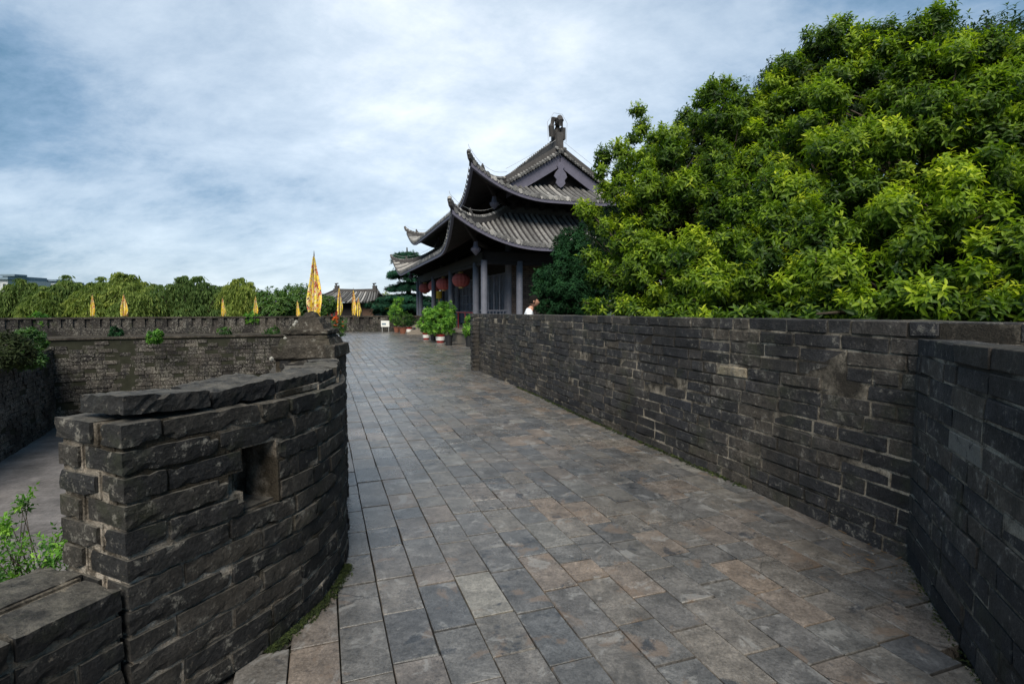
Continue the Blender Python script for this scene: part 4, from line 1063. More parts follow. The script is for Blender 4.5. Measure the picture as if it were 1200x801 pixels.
for x in (-1.75, 1.75):
    mb = MB(); gb(mb, x, 1.8, 3.0, x+.35, 2.2, 3.55); mb.tube([(gh_o[0]+x+.17, gh_o[1]+2, 3.4), (gh_o[0]+x+.05, gh_o[1]+2, 3.72), (gh_o[0]+x+.3, gh_o[1]+2, 3.75)], [.16, .13, .06], 6); mb.obj('ridge_beast', M_ridge, gh)
for x in (-2.75, 2.75):
    mb = MB(); mb.sweep([(gh_o[0]+.15+x*(1-.25*t), gh_o[1]+2-2.9*(1-t), ghz(x, t, 0)) for t in np.linspace(1, 0, 6)]+[(gh_o[0]+.15+x*1.06, gh_o[1]-1.1, 2.75)], .18, .2); mb.obj('hip_ridge', M_ridge, gh)
# notice board
p = at(451.5, 33.5, 0); p.y += 0
sg_ = thing('notice_board', 'small white notice board fixed on the far parapet', 'sign', tuple(p))
mb = MB(); mb.box((p.x-.26, p.y, .32), (p.x+.26, p.y+.03, .70)); mb.obj('panel', M_white, sg_)
mb = MB(); mb.box((p.x-.2, p.y-.012, .45), (p.x+.05, p.y-.004, .55)); mb.obj('picture', M_bdark, sg_)
for x in (-.2, .2):
    mb = MB(); mb.tube([(p.x+x, p.y+.05, 0), (p.x+x, p.y+.05, .6)], .02, 5); mb.obj('post', M_wire, sg_)

# ================================================================== DISTANT BUILDINGS
def block(u0, u1, vtop, s, mat, lab, floors, bays, roof=None):
    a = at(u0, s, v=vtop); b = at(u1, s, v=vtop); t_ = thing('apartment_block', lab, 'building', (a.x, a.y, -6.2)); h = a.z
    mb = MB(); mb.box((a.x, a.y, -6.2), (b.x, a.y+14, h)); mb.obj('wall', mat, t_)
    mb = MB(); mb.box((a.x-.6, a.y-.6, h), (b.x+.6, a.y+4.6, h+.7)); mb.obj('roof', M_bdark, t_)
    fh = 3.2; dx = (b.x-a.x)/bays
    for f in range(floors):
        for k in range(bays):
            z1 = h-1.0-f*fh; x0 = a.x+dx*(k+.2); x1 = a.x+dx*(k+.8)
            mb = MB(); mb.box((x0, a.y-.10, z1-1.7), (x1, a.y+.05, z1)); wf = mb.obj('window', M_white, t_)
            mb = MB(); mb.box((x0+.12, a.y-.13, z1-1.58), (x1-.12, a.y-.105, z1-.12)); mb.obj('pane', M_bglass, wf)
        mb = MB(); mb.box((a.x-.3, a.y-.9, h-1.0-f*fh-2.35), (b.x+.1, a.y-.14, h-1.0-f*fh-2.05)); mb.obj('balcony_slab', M_white, t_)
    return t_
block(-46, 9, 327, 150, M_bwall, 'pale apartment block with banded balconies at the left edge', 4, 7)
block(3, 17, 323, 200, M_bdark, 'dark narrow tower block behind the willows at far left', 3, 3)
block(18, 40, 328, 215, M_bdark, 'low dark block just right of the tower at far left', 2, 6)
block(53, 66, 329, 215, M_bdark, 'wide grey block seen between two willow crowns', 2, 6)

# ================================================================== TREES
def big_tree(name, label, root, blobs, dens, n, L_, W_, mat, trunk_r, tint_fn, singles=0, inner=None):
    t_ = thing(name, label, 'tree', root)
    P, N, B = crown_points(blobs, dens)
    N = unit(N+np.array([0, 0, .55])+rng.normal(0, .22, N.shape))
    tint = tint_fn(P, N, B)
    if inner:
        P2, N2, B2 = crown_points(inner, 110); P = np.vstack([P, P2]); N = np.vstack([N, unit(N2+np.array([0, 0, .4]))]); tint = np.concatenate([tint, rng.rand(len(P2))*.25]); B = np.concatenate([B, np.zeros(len(P2), int)])  # inner leaves kept dark: shade inside the crown put into their tint
    V, T, A = sprigs(P, N, n, L_, W_, tint=tint, spread=(.35, 1.6), droop=.55 if singles else .4, oval=bool(singles), wild=.26, stem=.10 if singles else .06); nv, ntr = (8, 8) if singles else (5, 4)
    keep = np.ones(len(P)*n, bool)
    if singles:      # the leaves that show largest become parts of their own
        base = V.reshape(-1, nv, 3)[:, 0]; u, v, s = proj(base)
        ok = (u > 0) & (u < 1200) & (v > 0) & (v < 800)
        order = np.argsort(np.where(ok, s, 1e9))[:singles]
        # shared leaf meshes
        for q_ in order:
            VV = V.reshape(-1, nv, 3)[q_]; me = new_mesh('leaf', VV-VV[0], T.reshape(ntr, -1, 3)[:, 0], {'rnd': np.full(nv, A[q_*nv])}); me.materials.append(mat)
            o = link('leaf', me, t_); o.location = VV[0]
        keep[order] = False
    me = new_mesh('crown', V, T[np.concatenate([keep]*ntr)], {'rnd': A}); me.materials.append(mat); link('crown', me, t_, kind='stuff')
    mb = MB(); r_ = Vector(root)
    top = Vector(np.mean(np.array(blobs)[:, :3], 0)); fork = r_+Vector((0, 0, max(.8, (top.z-r_.z)*.35)))
    mb.tube([r_-Vector((0, 0, .2)), r_+Vector((.02, .03, .3)), fork], [trunk_r*1.3, trunk_r, trunk_r*.85], 9); mb.obj('trunk', M_bark, t_, smooth=True)
    mb = MB(); limbs(mb, fork, [b[:3] for b in blobs[::max(1, len(blobs)//70)]], trunk_r*.33)
    # twigs reaching to a share of the sprigs
    idx = rng.choice(len(P), min(len(P), 500), replace=False); bl = np.array(blobs)
    for i in idx: mb.tube([bl[B[i], :3]*.55+P[i]*.45, P[i]], [.012, .004], 3, caps=False)
    mb.obj('limbs', M_bark, t_, smooth=True)
    return t_
def blob(u, v, s, r, rz=None):
    p = at(u, s, v=v); return (p.x, p.y, p.z, r, r, rz or r*.9)
def clumps(region, n, r0, r1, seed):
    """foliage masses -> many small leafy boughs standing out from each mass, with dark gaps between them"""
    rs = np.random.RandomState(seed+50); out = []
    for e in region:
        b = blob(*e); c = np.array(b[:3]); r = b[3]; m = max(5, int(4*math.pi*r*r*4.7)); tc_ = unit(np.array([0, 0, 1.5])-c)
        for _ in range(m):
            d = unit(rs.normal(size=3))
            if d@tc_ < -.25 and d[2] < .5: continue
            q = c+d*np.array([b[3], b[4], b[5]])*rs.uniform(.72, 1.08); rr = rs.uniform(.12, .25)*min(1.15, .6+r)
            out.append((q[0], q[1], max(q[2], 1.52), rr, rr, rr*rs.uniform(.75, 1.15)))
    return out
def clumps_old(region, n, r0, r1, seed):
    """scatter clumps in an image-ish region polygon at a depth law; region: list of (u, v, s, r)"""
    rs = np.random.RandomState(seed); out = []
    for (u, v, s, r) in region: out.append(blob(u, v, s, r))
    return out
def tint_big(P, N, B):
    # young growth in random clumps and shoots; sunlit zones painted into the tint too
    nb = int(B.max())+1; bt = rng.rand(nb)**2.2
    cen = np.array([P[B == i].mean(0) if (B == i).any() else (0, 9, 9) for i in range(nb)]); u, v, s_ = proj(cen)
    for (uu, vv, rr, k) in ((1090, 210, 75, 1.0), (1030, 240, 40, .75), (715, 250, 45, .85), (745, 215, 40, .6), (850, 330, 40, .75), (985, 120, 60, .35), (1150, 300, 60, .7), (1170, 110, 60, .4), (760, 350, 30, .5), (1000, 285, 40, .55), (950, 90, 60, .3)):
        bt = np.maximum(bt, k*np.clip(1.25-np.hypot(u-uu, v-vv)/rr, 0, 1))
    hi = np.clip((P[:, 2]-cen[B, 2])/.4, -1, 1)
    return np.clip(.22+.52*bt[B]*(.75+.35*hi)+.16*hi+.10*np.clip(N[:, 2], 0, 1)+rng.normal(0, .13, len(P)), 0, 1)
left_tree = [(735,338,8.2,.42), (722,290,8.6,.45), (716,240,8.8,.40), (728,215,8.8,.38), (765,255,8.4,.55), (772,205,8.6,.50), (760,168,9.2,.30), (748,140,9.4,.20), (800,165,8.8,.46), (800,128,9.2,.24), (820,235,8.0,.62),
    (790,310,7.6,.55), (835,318,6.6,.50), (850,350,5.9,.40), (830,180,8.4,.5), (850,125,8.8,.42), (870,160,8.2,.55), (760,345,7.4,.32), (880,230,7.4,.62), (720,330,8.2,.38), (838,98,9.0,.18), (868,105,8.9,.26), (800,355,6.9,.3), (858,275,7.0,.55), (900,300,6.2,.50), (712,362,7.9,.25), (745,365,7.4,.22), (722,185,9.2,.28), (705,262,9.2,.22)]
right_tree = [(905,100,8.6,.30), (925,130,8.2,.55), (900,175,8.2,.55), (940,80,8.4,.40), (975,70,8.2,.50), (1010,72,8.0,.5), (1000,130,7.6,.7), (1050,78,7.8,.55), (1085,62,7.8,.5), (1120,55,7.7,.42), (1095,95,7.2,.65), (1150,95,7.0,.55), (1200,95,6.6,.5), (1175,70,7.4,.4), (1240,90,6.6,.5),
    (950,190,7.2,.6), (990,215,6.6,.55), (1045,185,6.6,.6), (1110,170,6.2,.55), (1170,150,6.0,.55), (1230,150,5.8,.6), (920,250,6.6,.5), (965,290,6.0,.5), (1020,280,5.6,.45), (1080,250,5.4,.45), (1140,235,5.2,.45), (1200,240,5.0,.45), (940,340,5.5,.35), (990,345,5.1,.36), (1045,330,4.9,.38), (1105,315,4.7,.38), (1160,320,4.5,.36), (1215,310,4.4,.4), (1010,368,4.8,.22), (1070,362,4.5,.24), (1130,362,4.3,.22), (1185,366,4.2,.22), (960,372,5.2,.2), (905,360,5.6,.28), (1245,350,4.2,.35), (1260,220,5.2,.6)]
hang1 = [blob(u, v, s_, r_) for (u, v, s_, r_) in ((742,362,6.45,.10), (762,366,6.15,.12), (785,368,5.85,.12), (806,372,5.6,.13), (828,374,5.3,.14), (850,372,5.05,.13), (868,366,4.9,.10))]
hang2 = [blob(u, v, s_, r_) for (u, v, s_, r_) in ((890,366,4.75,.09), (915,367,4.6,.07), (948,368,4.35,.08), (1010,368,3.95,.05))]
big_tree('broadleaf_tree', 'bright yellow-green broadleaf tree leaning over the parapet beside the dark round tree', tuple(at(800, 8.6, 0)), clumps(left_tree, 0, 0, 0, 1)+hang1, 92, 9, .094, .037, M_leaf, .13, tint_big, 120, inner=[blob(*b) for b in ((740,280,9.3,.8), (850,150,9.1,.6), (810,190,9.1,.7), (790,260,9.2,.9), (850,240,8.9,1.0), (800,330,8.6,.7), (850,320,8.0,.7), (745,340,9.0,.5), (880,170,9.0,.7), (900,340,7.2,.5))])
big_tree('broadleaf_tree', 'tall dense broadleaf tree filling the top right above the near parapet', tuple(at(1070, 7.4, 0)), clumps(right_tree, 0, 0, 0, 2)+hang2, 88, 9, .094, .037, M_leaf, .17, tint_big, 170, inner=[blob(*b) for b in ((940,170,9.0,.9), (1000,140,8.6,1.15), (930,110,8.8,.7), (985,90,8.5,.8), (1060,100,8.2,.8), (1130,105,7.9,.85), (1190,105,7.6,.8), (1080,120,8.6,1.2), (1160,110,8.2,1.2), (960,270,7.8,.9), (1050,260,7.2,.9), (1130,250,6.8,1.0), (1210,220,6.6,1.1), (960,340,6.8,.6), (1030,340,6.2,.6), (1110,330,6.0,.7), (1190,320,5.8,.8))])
dark = [(672,325,14.5,.95), (650,335,14.2,.62), (690,300,14.8,.85), (700,345,14.0,.8), (665,352,13.8,.7), (690,285,15,.55), (720,310,14.5,.8), (646,352,14,.5)]
big_tree('evergreen_tree', 'dark dense evergreen with small leaves in front of the pavilion gable end', tuple(at(680, 14.5, 0)), clumps(dark, 0, 0, 0, 3), 95, 9, .12, .045, M_leaf_d, .12, lambda P, N, B: np.clip(rng.rand(len(P))*.8, 0, 1))

def willow_proto(seed, wide=3.0, h=9.0):
    rs = np.random.RandomState(seed); base = []; dirs = []; tt = []; tips = []
    for c in range(64):       # sprays of hanging shoots, each spilling from the end of a bough
        a = rs.rand()*6.283; f = rs.rand()**.6; r0 = wide*f; zc = h*(.97-.30*f**2.6)+rs.normal(0, .30)
        cx, cy = r0*math.cos(a), r0*math.sin(a); tips.append((cx, cy, zc)); tn = rs.rand(); rad = rs.uniform(.45, 1.0); hang = h*rs.uniform(.22, .45)
        for k in range(26):
            b = rs.rand()*6.283; g = rs.rand()**.5; ox, oy = math.cos(b)*rad*g, math.sin(b)*rad*g; ln = hang*(.55+.5*rs.rand())
            n = max(4, int(ln/.27)); u_ = np.arange(n)/n
            out = np.minimum(1, u_*3.2)
            x = cx+ox*out+rs.normal(0, .09, n); y = cy+oy*out+rs.normal(0, .09, n); z = zc+.14*np.sin(np.minimum(u_*4, 3.14))*(1-g)-ln*np.maximum(0, u_-.08)**1.05-.10*g*out
            base.append(np.stack([x, y, z], 1)); dirs.append(np.stack([ox*.6+rs.normal(0, .35, n), oy*.6+rs.normal(0, .35, n), -.9*np.ones(n)], 1)); tt.append(np.clip(tn*.55+.45*rs.rand(n), 0, 1))
    base = np.vstack(base); dirs = np.vstack(dirs); tt = np.concatenate(tt)
    V, T = leaf_quads(base, dirs, unit(rs.normal(size=base.shape)), .26+.2*rs.rand(len(base)), .075+.04*rs.rand(len(base)), .12)
    return V, T, np.repeat(tt, 5)
wm = []
for i in range(3):
    V, T, A = willow_proto(30+i); me = new_mesh('crown', V, T, {'rnd': A}); me.materials.append(M_willow)
    mb = MB(); rs = random.Random(i); mb.tube([(0, 0, -.5), (.1, .05, 2), (.05, .1, 4.5)], [.32, .26, .2], 8); mb.V and None
    Vt = np.vstack(mb.V); Tt = np.vstack(mb.T); mt = new_mesh('trunk', Vt, Tt, {'rnd': np.zeros(len(Vt))}, True); mt.materials.append(M_bark)
    mb = MB(); limbs(mb, (.05, .1, 4.2), [(2*math.cos(a), 2*math.sin(a), 7.6) for a in np.linspace(0, 5.3, 6)]+[(0, 0, 8.3)], .13)
    Vt = np.vstack(mb.V); Tt = np.vstack(mb.T); ml_ = new_mesh('limbs', Vt, Tt, {'rnd': np.zeros(len(Vt))}, True); ml_.materials.append(M_bark); wm.append((me, mt, ml_))
wil = [(40, 44, 327, .85, 'olive-tinged willow in front of the dark tower block'), (62, 42, 331, .9, 'willow left of the two nearest-left yellow flags, below the grey block'), (90, 45, 326, 1.1, 'broad willow directly behind the leftmost yellow flag'),
       (122, 43, 329, .9, 'smaller willow between the two left yellow flags'), (147, 45, 324, 1.15, 'tall willow directly behind the red and yellow flag second from left'), (177, 42, 333, .85, 'low willow just right of the second flag from left'), (204, 46, 328, 1.1, 'willow in the middle of the far row, over the bright green wall shrub'), (232, 43, 326, 1.0, 'willow left of the thin flag in mid row'), (262, 45, 325, 1.15, 'wide willow behind the thin yellow flag in mid row'), (290, 43, 333, .8, 'last willow on the right of the row, beside the pale flag')]
for i, (u, s, vt, wd, lb) in enumerate(wil):
    p = at(u, s, -6.2); ztop = at(u, s, v=vt+3).z; k = (ztop+6.2)/9.0
    t_ = thing('willow_tree', lb, 'tree', (p.x, p.y, -6.2), 'willows beyond the far rampart'); a, b, c = wm[i % 3]
    for nm, me, kd in (('crown', a, 'stuff'), ('trunk', b, None), ('limbs', c, None)):
        o = bpy.data.objects.new(nm, me); C.objects.link(o); o.parent = t_
        if kd: o['kind'] = kd
    t_.scale = (wd*1.08, wd*1.08, k*(1, .95, 1.04, .92, 1.05)[i % 5]); t_.rotation_euler = (0, 0, i*1.3)
M_round = leaf_mat('round_tree_leaf', [(0, (.02,.055,.012)), (.5, (.045,.11,.02)), (1, (.11,.19,.035))], .3)
def small_tree(name, label, u, s, blobs, mat, L_=.28, W_=.13, dens=16, n=8, zroot=-6.2, tr=.15, group=None):
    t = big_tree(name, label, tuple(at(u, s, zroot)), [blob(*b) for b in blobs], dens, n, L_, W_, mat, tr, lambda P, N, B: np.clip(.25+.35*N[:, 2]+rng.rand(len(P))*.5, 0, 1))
    return t
small_tree('round_tree', 'rounded green tree behind the capped pier, left of the large flag', 322, 40, [(318,352,40,1.1), (330,358,39,1.1), (308,362,39,.8), (322,368,38.5,.9)], M_round)
small_tree('round_tree', 'taller green tree just behind the large striped flag', 347, 41, [(345,350,41,1.2), (357,348,42,1.0), (350,362,40,1.2), (368,362,41,1.2), (384,356,42,.8)], M_round)
small_tree('round_tree', 'green tree beyond the far wall between the gate house and the cedar', 455, 55, [(452,352,56,.9), (460,358,55,1.0), (447,362,55,.7)], M_willow, dens=12)
# backdrop woodland mass seen low between trunks
mb = MB()
# cedar behind the pavilion's left end
cd = thing('cedar_tree', 'dark blue-green cedar with flat layered boughs left of the pavilion', 'tree', tuple(at(478, 46, 0)))
cb = at(478, 46, 0); mb = MB(); mb.tube([cb, cb+Vector((.1, 0, 3)), cb+Vector((0, 0, 6.6))], [.3, .22, .05], 8); mb.obj('trunk', M_bark, cd, smooth=True)
Ps = []; Ns = []; mb = MB()
for lvl, (z, r_) in enumerate([(1.2, 2.9), (1.9, 3.2), (2.7, 3.0), (3.5, 2.9), (4.1, 2.5), (4.8, 2.0), (5.4, 1.5), (6.0, .9)]):
    for a in np.linspace(0, 6.283, 9)[:-1]+lvl*.5+rng.rand():
        rr = r_*rng.uniform(.55, 1.15); z = z+rng.normal(0, .16); e = cb+Vector((math.cos(a)*rr, math.sin(a)*rr, z+.1)); mb.tube([cb+Vector((0, 0, z)), e], [.07, .02], 5)
        m = int(210*rr/2.5); f = rng.rand(m)**.6; wd = .55*(1-f)+.25
        Ps.append(np.stack([cb.x+math.cos(a)*rr*f+rng.normal(0, 1, m)*wd*.6, cb.y+math.sin(a)*rr*f+rng.normal(0, 1, m)*wd*.6, z+.12-.25*f**2+rng.normal(0, .07, m)], 1)); Ns.append(np.tile([math.cos(a)*.5, math.sin(a)*.5, .7], (m, 1)))
P = np.vstack(Ps); N = unit(np.vstack(Ns)+rng.normal(0, .2, (len(P), 3)))
mb.obj('limbs', M_bark, cd); V, T, A = sprigs(P, N, 8, .26, .075, (.6, 1.5)); me = new_mesh('crown', V, T, {'rnd': A}); me.materials.append(M_cedar); link('crown', me, cd, kind='stuff')

# ================================================================== PLANTS
def bush(name, label, cat, blobs, mat, dens=60, n=8, L_=.12, W_=.05, loc=None, parent=None, stems=.012, tint=None, spread=(.3, 1.3)):
    b0_ = np.array(blobs); loc = loc or (b0_[0][0], b0_[0][1], b0_[0][2]-b0_[0][5])
    t_ = parent or thing(name, label, cat, loc)
    P, N, B = crown_points(blobs, dens, .35); N = unit(N+np.array([0, 0, .4])+rng.normal(0, .35, N.shape))
    V, T, A = sprigs(P, N, n, L_, W_, spread=spread, tint=tint(P) if tint else None)
    me = new_mesh('foliage', V, T, {'rnd': A}); me.materials.append(mat); link('foliage', me, t_, kind='stuff')
    mb = MB(); r_ = Vector(loc)
    for b in blobs:
        for k in range(4): mb.tube([r_+Vector((random.uniform(-.04, .04), random.uniform(-.04, .04), 0)), Vector(b[:3])+Vector((random.uniform(-.4, .4)*b[3], random.uniform(-.4, .4)*b[4], .3*b[5]))], [stems, stems*.35], 4)
    mb.obj('stems', M_bark, t_)
    return t_
def pot(u, v, r_, h, mat, mat2, lab_pot, blobs, leaf, name='potted_plant', **kw):
    p = gnd(u, v); t_ = thing(name, lab_pot, 'plant', tuple(p), 'potted plants along the pavilion platform')
    mb = MB(); mb.lathe(p, [(0, .01), (r_*.72, 0), (r_*.95, h*.9), (r_*1.06, h*.92), (r_*1.06, h), (r_*.9, h), (r_*.88, h*.9), (0, h*.88)], 14); po = mb.obj('pot', mat, t_, smooth=False)
    if mat2:
        mb = MB(); mb.lathe(p, [(r_*.83, h*.25), (r_*.925, h*.72)], 14); V = np.vstack(mb.V); c0 = np.array(tuple(p)); V[:, :2] = (V[:, :2]-c0[:2])*1.03+c0[:2]; mb.V = [V]; mb.obj('painted_band', mat2, po)
    bl = [(p.x+dx, p.y+dy, h+dz, rx, rx, rz) for (dx, dy, dz, rx, rz) in blobs]
    bush('', '', '', bl, leaf, loc=(p.x, p.y, h*.8), parent=t_, **kw)
    return t_
pot(526, 404, .17, .42, M_black, None, 'bright green plant in the black pot right of the red and white tubs', [(0, 0, .45, .30, .48), (.08, 0, .95, .2, .3)], M_pot_leaf, dens=75, L_=.15, W_=.06)
pot(550, 405.5, .17, .42, M_black, None, 'plant in a black pot at the end of the right parapet', [(0, 0, .3, .26, .36), (.05, 0, .6, .18, .22)], M_pot_leaf, dens=75, L_=.14, W_=.055)
pot(516, 400.5, .22, .36, M_red, M_white, 'large leafy bush in the nearer red and white tub', [(-.1, 0, .55, .52, .55), (-.35, .1, .75, .4, .42), (.1, .1, 1.05, .34, .34), (-.45, 0, .35, .3, .35)], M_pot_leaf, dens=55, L_=.17, W_=.075)
pot(499.5, 397, .18, .32, M_red, M_white, 'leafy bush in the farther red and white tub beside the steps', [(0, 0, .4, .4, .4), (.15, 0, .8, .35, .4)], M_pot_leaf, dens=50, L_=.16, W_=.07)
pot(508, 398.5, .15, .28, M_black, None, 'small shrub in a dark pot between the two red and white tubs', [(0, 0, .35, .3, .35)], M_pot_leaf, dens=60)
pot(479.5, 390, .19, .36, M_red, M_white, 'shrub in a red and white tub at the foot of the steps', [(.0, 0, .35, .34, .3)], M_leaf_d, dens=60)
pot(472.5, 390, .25, .36, M_terra, None, 'rounded clipped shrub in a brown pot left of the steps', [(0, 0, .5, .58, .42), (.35, .1, .45, .45, .36), (-.3, .1, .45, .4, .34)], M_round, dens=50, L_=.1, W_=.05)
pot(465, 388.6, .2, .32, M_terra, None, 'tall light green shrub behind the clipped round shrub', [(0, 0, .7, .45, .6), (.1, 0, 1.4, .38, .5), (-.1, 0, 1.0, .4, .5)], M_pot_leaf, dens=32, L_=.16, W_=.07)
# orange flowering plant on the inner parapet
fpz = at(397, 12.2, .93); fl = bush('flowering_plant', 'leafy plant with orange blossoms standing on the parapet behind the capped pier', 'plant', [(fpz.x, fpz.y, fpz.z+.17, .21, .2, .20), (fpz.x+.07, fpz.y, fpz.z+.05, .15, .15, .15)], M_weed, 110, 8, .07, .03, loc=(fpz.x, fpz.y, .93))
for k in range(26):
    a = rng.rand()*6.28; rr = rng.rand()*.15; c_ = np.array([fpz.x+rr*math.cos(a), fpz.y-.08+rr*.5*math.sin(a), fpz.z+.1+rng.rand()*.24]) if k > 9 else np.array([fpz.x-.02+rng.normal(0, .03), fpz.y-.15, fpz.z+.33+rng.normal(0, .02)])
    mb = MB(); mb.lathe(c_, [(0, -.01), (.022, .0), (.03, .014), (.008, .008), (0, .012)], 7); mb.obj('blossom', M_flower, fl)
# weed at the back of the crenel
w0 = Vector((-1.80, 1.98, .50))
bl = [(-1.72, 2.00, .58, .11, .10, .10), (-1.90, 1.96, .56, .14, .11, .10), (-2.06, 1.92, .52, .16, .13, .11), (-1.69, 2.06, .68, .045, .05, .07), (-1.90, 2.05, .74, .04, .04, .06), (-1.95, 2.02, .66, .05, .05, .06)]
bush('weed_plant', 'ferny green weed growing at the back of the low crenel wall at left', 'plant', bl, M_pot_leaf, 420, 8, .030, .013, stems=.003, loc=(-1.85, 2.0, .40))
# shrubs on the courtyard walls
def wbush(u, v, s, r, lab, mat=M_weed, rz=None, L_=.28, dens=22):
    bs = [blob(u+du, v+dv, s, r*k) for du, dv, k in ((0, 0, 1), (12*r*25/s, 3, .75), (-11*r*25/s, 5, .7), (4, -9*r*25/s, .6))]
    return bush('wall_shrub', lab, 'shrub', bs, mat, dens, 8, L_, .10, tint=lambda P: rng.rand(len(P))*.75)
wbush(33, 398, 23, .55, 'bright spreading shrub on top of the ruined left courtyard wall')
wbush(8, 412, 20, .75, 'dull olive shrub hanging on the left wall at the frame edge', M_moss)
wbush(36, 418, 22, .45, 'lower shrub trailing down the corner of the left courtyard wall')
wbush(181, 393, 27.2, .34, 'bright green tuft growing out of the far wall ledge', M_pot_leaf, L_=.16, dens=40)
wbush(135, 388, 28.5, .3, 'dark little shrub on the far ledge below the second flag', M_leaf_d, L_=.18, dens=30)
wbush(262, 389, 30, .34, 'weedy shrub on the far ledge below the thin mid flag', M_weed, L_=.16, dens=26)
wbush(318, 391, 31, .45, 'weedy green shrub on the far ledge just left of the capped pier', M_weed, L_=.16, dens=26)
wbush(293, 372, 32.5, .45, 'yellow-green sapling in front of the far balustrade by the pale flag', M_pot_leaf, L_=.16, dens=22)
wbush(45, 376, 28.5, .5, 'light green sapling in front of the balustrade at far left', M_pot_leaf, L_=.2, dens=20)
# moss and litter lines at wall feet
def moss_line(name, path, side, off, t0, t1, n, hgt, lab):
    ts = rng.uniform(t0, t1, n); P = []
    for t in ts:
        p = path.at(t); _, nr = path.frame(t); p = p-nr*side*(off+abs(rng.normal(0, .022))); P.append((p[0], p[1], .0+rng.rand()*hgt*.3))
    P = np.array(P); N = unit(np.array([0, 0, 1.])+rng.normal(0, .5, P.shape)); V, T, A = sprigs(P, N, 5, hgt, hgt*.45, (.2, 1.3), stem=.0)
    me = new_mesh(name, V, T, {'rnd': A}); me.materials.append(M_moss); return link(name, me, None, kind='stuff', label=lab, category='moss')
moss_line('moss', LEFT, -1, -.0, tC+.55, tC+1.35, 900, .018, 'green moss along the foot of the curved merlon')
moss_line('moss', wr_path, -1, .0, 3.0, 9.0, 700, .03, 'weeds and moss along the foot of the long right parapet')
moss_line('moss', wn_path, -1, .0, 0, 1.5, 200, .012, 'thin moss at the foot of the near right parapet')
# fallen twigs and leaves by the right corner
lit = MB()
for k in range(46):
    c_ = np.array([2.22+rng.normal(0, .12), 3.22+rng.normal(0, .18), .006]); a = rng.rand()*6.28
    if k % 4 == 0: lit.tube([c_, c_+np.array([.05*math.cos(a), .05*math.sin(a), .008])], .0025, 4)
    else: lit.add(np.array([c_, c_+np.array([.008*math.cos(a+.5), .008*math.sin(a+.5), .004]), c_+np.array([.017*math.cos(a), .017*math.sin(a), .002]), c_+np.array([.008*math.cos(a-.5), .008*math.sin(a-.5), .003])]), [(0, 1, 2), (0, 2, 3)])
o = lit.obj('leaf_litter', simple('dry_leaf', (.14,.09,.05), .9, .1, .4, 30), None, kind='stuff'); o['label'] = 'dry leaves and twigs in the corner of the right walls'; o['category'] = 'litter'

# ================================================================== FLAGS
def flag(u, vtop, vbot, s, wid, lab, zbase, seed, lean=0.):
    top = at(u, s, v=vtop); bot = at(u, s, v=vbot); h = top.z-bot.z; t_ = thing('battle_flag', lab, 'flag', (bot.x, bot.y, zbase), 'yellow banner flags on the ramparts')
    mb = MB(); mb.tube([(bot.x, bot.y, zbase), (top.x, top.y, top.z-.02), (top.x, top.y, top.z+h*.05)], [.02, .014, .004], 6); mb.obj('pole', M_pole, t_)
    rs = np.random.RandomState(seed); G = []; n = 26; m = 16; ph = rs.rand()*6.28
    for i in range(m+1):
        f = i/m; w_ = wid*(1.12 if s < 20 else .95)*(.08+.92*min(1, f/.72)**.85)*(1 if f < .8 else 1-.25*(f-.8)/.2); row = []
        for j in range(n+1):
            x = j/n*2-1; zz = top.z-h*(.04+.90*f)-h*.10*f**2*(abs(math.sin(x*2.6+.5+ph*.1))-.35)
            asym = .42+.16*math.sin(ph); row.append((top.x+(x*.5+.5-asym)*w_*(1-.06*math.sin(f*9+x*4+ph)), top.y-.03+.20*wid*math.sin(x*7+ph+f*1.2)*(.3+f), zz))
        G.append(row)
    me_ = MB(); me_.grid(G); V = np.vstack(me_.V); T = np.vstack(me_.T); me = new_mesh('cloth', V-np.array([bot.x, bot.y, zbase]), T, {'rnd': np.zeros(len(V))}, True); me.materials.append(M_flag)
    o = bpy.data.objects.new('cloth', me); C.objects.link(o); o.parent = t_
flag(368, 297, 372, 14, .40, 'largest flag, red and yellow, rising behind the capped pier', .9, 1)
flag(108.5, 344, 370, 31, .33, 'leftmost yellow flag on the far balustrade', .9, 2)
flag(145, 344, 370, 31, .52, 'broad yellow and red flag, second from the left', .9, 3)
flag(261, 348, 371, 33, .27, 'thin yellow flag in the middle of the far balustrade', .9, 4)
flag(299.5, 346, 371, 33.5, .33, 'pale pinkish-yellow flag left of the round green trees', .9, 5)
flag(348.5, 351, 373, 33.8, .27, 'small yellow flag immediately left of the capped pier tip', .9, 6)
flag(397.5, 335, 369, 25, .27, 'tall slim flag just right of the largest one', .9, 7)
flag(414, 338, 369, 28, .28, 'yellow flag in front of the gate house middle', .9, 8)
flag(420, 347, 370, 31, .26, 'short pale flag touching the right side of the gate house middle flag', .9, 9)

# ================================================================== PERSON behind the parapet
def skin(name, joints, edges, mat, parent, sub=2):
    me = bpy.data.meshes.new(name); me.from_pydata([j[:3] for j in joints], edges, []); o = link(name, me, parent)
    sk = o.modifiers.new('skin', 'SKIN'); 
    for i, j in enumerate(joints):
        d_ = me.skin_vertices[0].data[i]; rx = j[3]; ry = j[4] if len(j) > 4 else rx; d_.radius = (rx, ry); d_.use_root = (i == 0)
    ss = o.modifiers.new('sub', 'SUBSURF'); ss.levels = sub; ss.render_levels = sub; me.materials.append(mat)
    return o
pp_ = at(616, 11.6, 0); px0, py0 = pp_.x, pp_.y
man = thing('person', 'person in a white shirt with short black hair walking right behind the parapet', 'person', (px0, py0, 0))
def bp(x, y, z, *r_): return (px0+x, py0+y, z)+r_
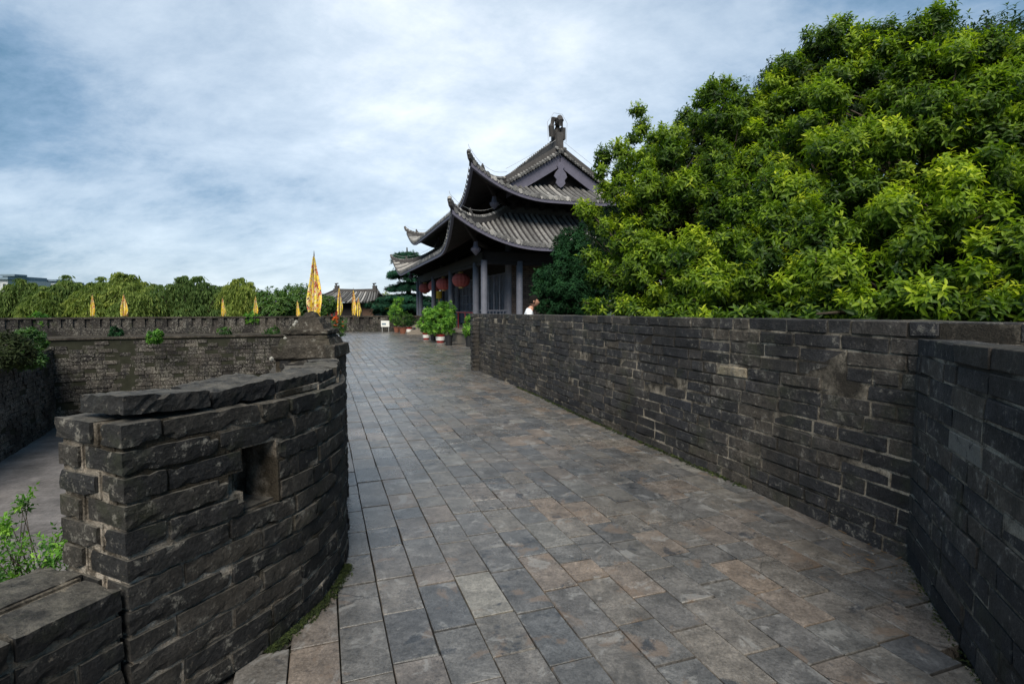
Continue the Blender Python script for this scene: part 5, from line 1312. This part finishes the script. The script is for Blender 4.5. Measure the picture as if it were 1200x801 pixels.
# faces +X (to the right), leaning a little forward
J = [bp(0, 0, .92, .13, .10), bp(.02, 0, 1.12, .13, .10), bp(.06, 0, 1.34, .14, .10), bp(.10, 0, 1.47, .065, .065), bp(.145, 0, 1.55, .055, .055),
     bp(.07, .17, 1.40, .055), bp(.0, .24, 1.14, .042), bp(.12, .24, .90, .032), bp(.16, .24, .84, .036, .02),
     bp(.07, -.17, 1.40, .055), bp(.06, -.23, 1.13, .042), bp(.22, -.22, .93, .032), bp(.27, -.22, .88, .036, .02),
     bp(.02, .09, .86, .085), bp(.10, .09, .48, .06), bp(.02, .09, .10, .042), bp(.16, .09, .04, .038, .03),
     bp(-.02, -.09, .86, .085), bp(-.05, -.09, .48, .06), bp(-.26, -.09, .14, .042), bp(-.16, -.09, .04, .038, .03)]
E = [(0, 1), (1, 2), (2, 3), (3, 4), (2, 5), (5, 6), (6, 7), (7, 8), (2, 9), (9, 10), (10, 11), (11, 12), (0, 13), (13, 14), (14, 15), (15, 16), (0, 17), (17, 18), (18, 19), (19, 20)]
for s_, hi in ((1, 8), (-1, 12)):
    hx, hy, hz = J[hi][:3]
    for k in range(5):
        i0 = len(J); dy = (-.026+.013*k) if k < 4 else -.03*s_
        L1 = [.034, .04, .037, .03, .03][k]
        J += [(hx+.02, hy+dy, hz-.03, .009), (hx+.03 if k < 4 else hx+.045, hy+dy, hz-.03-L1, .008), (hx+.025 if k < 4 else hx+.05, hy+dy, hz-.03-L1*1.8, .007)]
        E += [(hi, i0), (i0, i0+1), (i0+1, i0+2)]
body = skin('body', J, E, M_skin, man, 1)
# head: sculpted lathe-like mesh in profile
hc = np.array([px0+.175, py0, 1.64]); V = []; nr_h, nh = 14, 18
for i in range(nr_h+1):
    f = i/nr_h; th_ = math.pi*f; z = math.cos(th_)*.118
    for k in range(nh):
        a = 2*math.pi*k/nh; rr = math.sin(th_); x = rr*math.cos(a)*.098; y = rr*math.sin(a)*.074
        front = max(0, math.cos(a))
        if z < 0: x += .012*front*rr; y *= 1-.25*(-z/.118)
        if z < -.02: x = x*(.92) if math.cos(a) < 0 else x
        if front > .93: x += {True: .0}.get(False, 0)+.026*math.exp(-((z+.018)/.018)**2)+.010*math.exp(-((z+.055)/.010)**2)+.012*math.exp(-((z+.095)/.014)**2)-.008*math.exp(-((z-.012)/.012)**2)
        V.append(hc+np.array([x, y, z]))
mb = MB(); mb.quads(np.array(V), [(i*nh+k, (i+1)*nh+k, (i+1)*nh+(k+1) % nh, i*nh+(k+1) % nh) for i in range(nr_h) for k in range(nh)])
for sy in (-1, 1):
    c_ = hc+np.array([-.005, sy*.074, -.01]); mb.lathe(c_, [(0, -.03), (.016, -.018), (.02, .01), (.012, .028), (0, .032)], 8)
mb.obj('head', M_skin, man, smooth=True)
mb = MB()
for sy in (-1, 1): mb.lathe(hc+np.array([.093, sy*.032, .012]), [(0, -.008), (.008, 0), (0, .008)], 6)
mb.obj('eyes', M_hair, man)
V = []
for i in range(11):
    th_ = math.pi*.62*i/10
    for k in range(nh):
        a = 2*math.pi*k/nh; cut = 1.0 if math.cos(a) < .35 else .62; t2 = th_*cut if math.cos(a) >= .35 else th_
        j_ = 1+rng.normal(0, .015); V.append(hc+np.array([math.sin(t2)*math.cos(a)*.112*j_-.008, math.sin(t2)*math.sin(a)*.088*j_, math.cos(t2)*.134*j_]))
mb = MB(); mb.quads(np.array(V), [(i*nh+k, (i+1)*nh+k, (i+1)*nh+(k+1) % nh, i*nh+(k+1) % nh) for i in range(10) for k in range(nh)]); mb.obj('hair', M_hair, man, smooth=True)
S = [bp(.02, 0, 1.02, .15, .12), bp(.035, 0, 1.2, .15, .12), bp(.06, 0, 1.36, .15, .115), bp(.10, 0, 1.49, .082, .082), bp(.07, .18, 1.40, .075), bp(.02, .235, 1.2, .062), bp(.07, -.18, 1.40, .075), bp(.065, -.23, 1.2, .062)]
skin('shirt', S, [(0, 1), (1, 2), (2, 3), (2, 4), (4, 5), (2, 6), (6, 7)], M_shirt, man)
Tt = [bp(0, 0, .97, .14, .115), bp(.02, .09, .84, .10), bp(.10, .09, .48, .075), bp(.02, .09, .12, .06), bp(-.02, -.09, .84, .10), bp(-.05, -.09, .48, .075), bp(-.25, -.09, .17, .06)]
skin('trousers', Tt, [(0, 1), (1, 2), (2, 3), (0, 4), (4, 5), (5, 6)], M_trouser, man)
print('objects', len(bpy.data.objects))
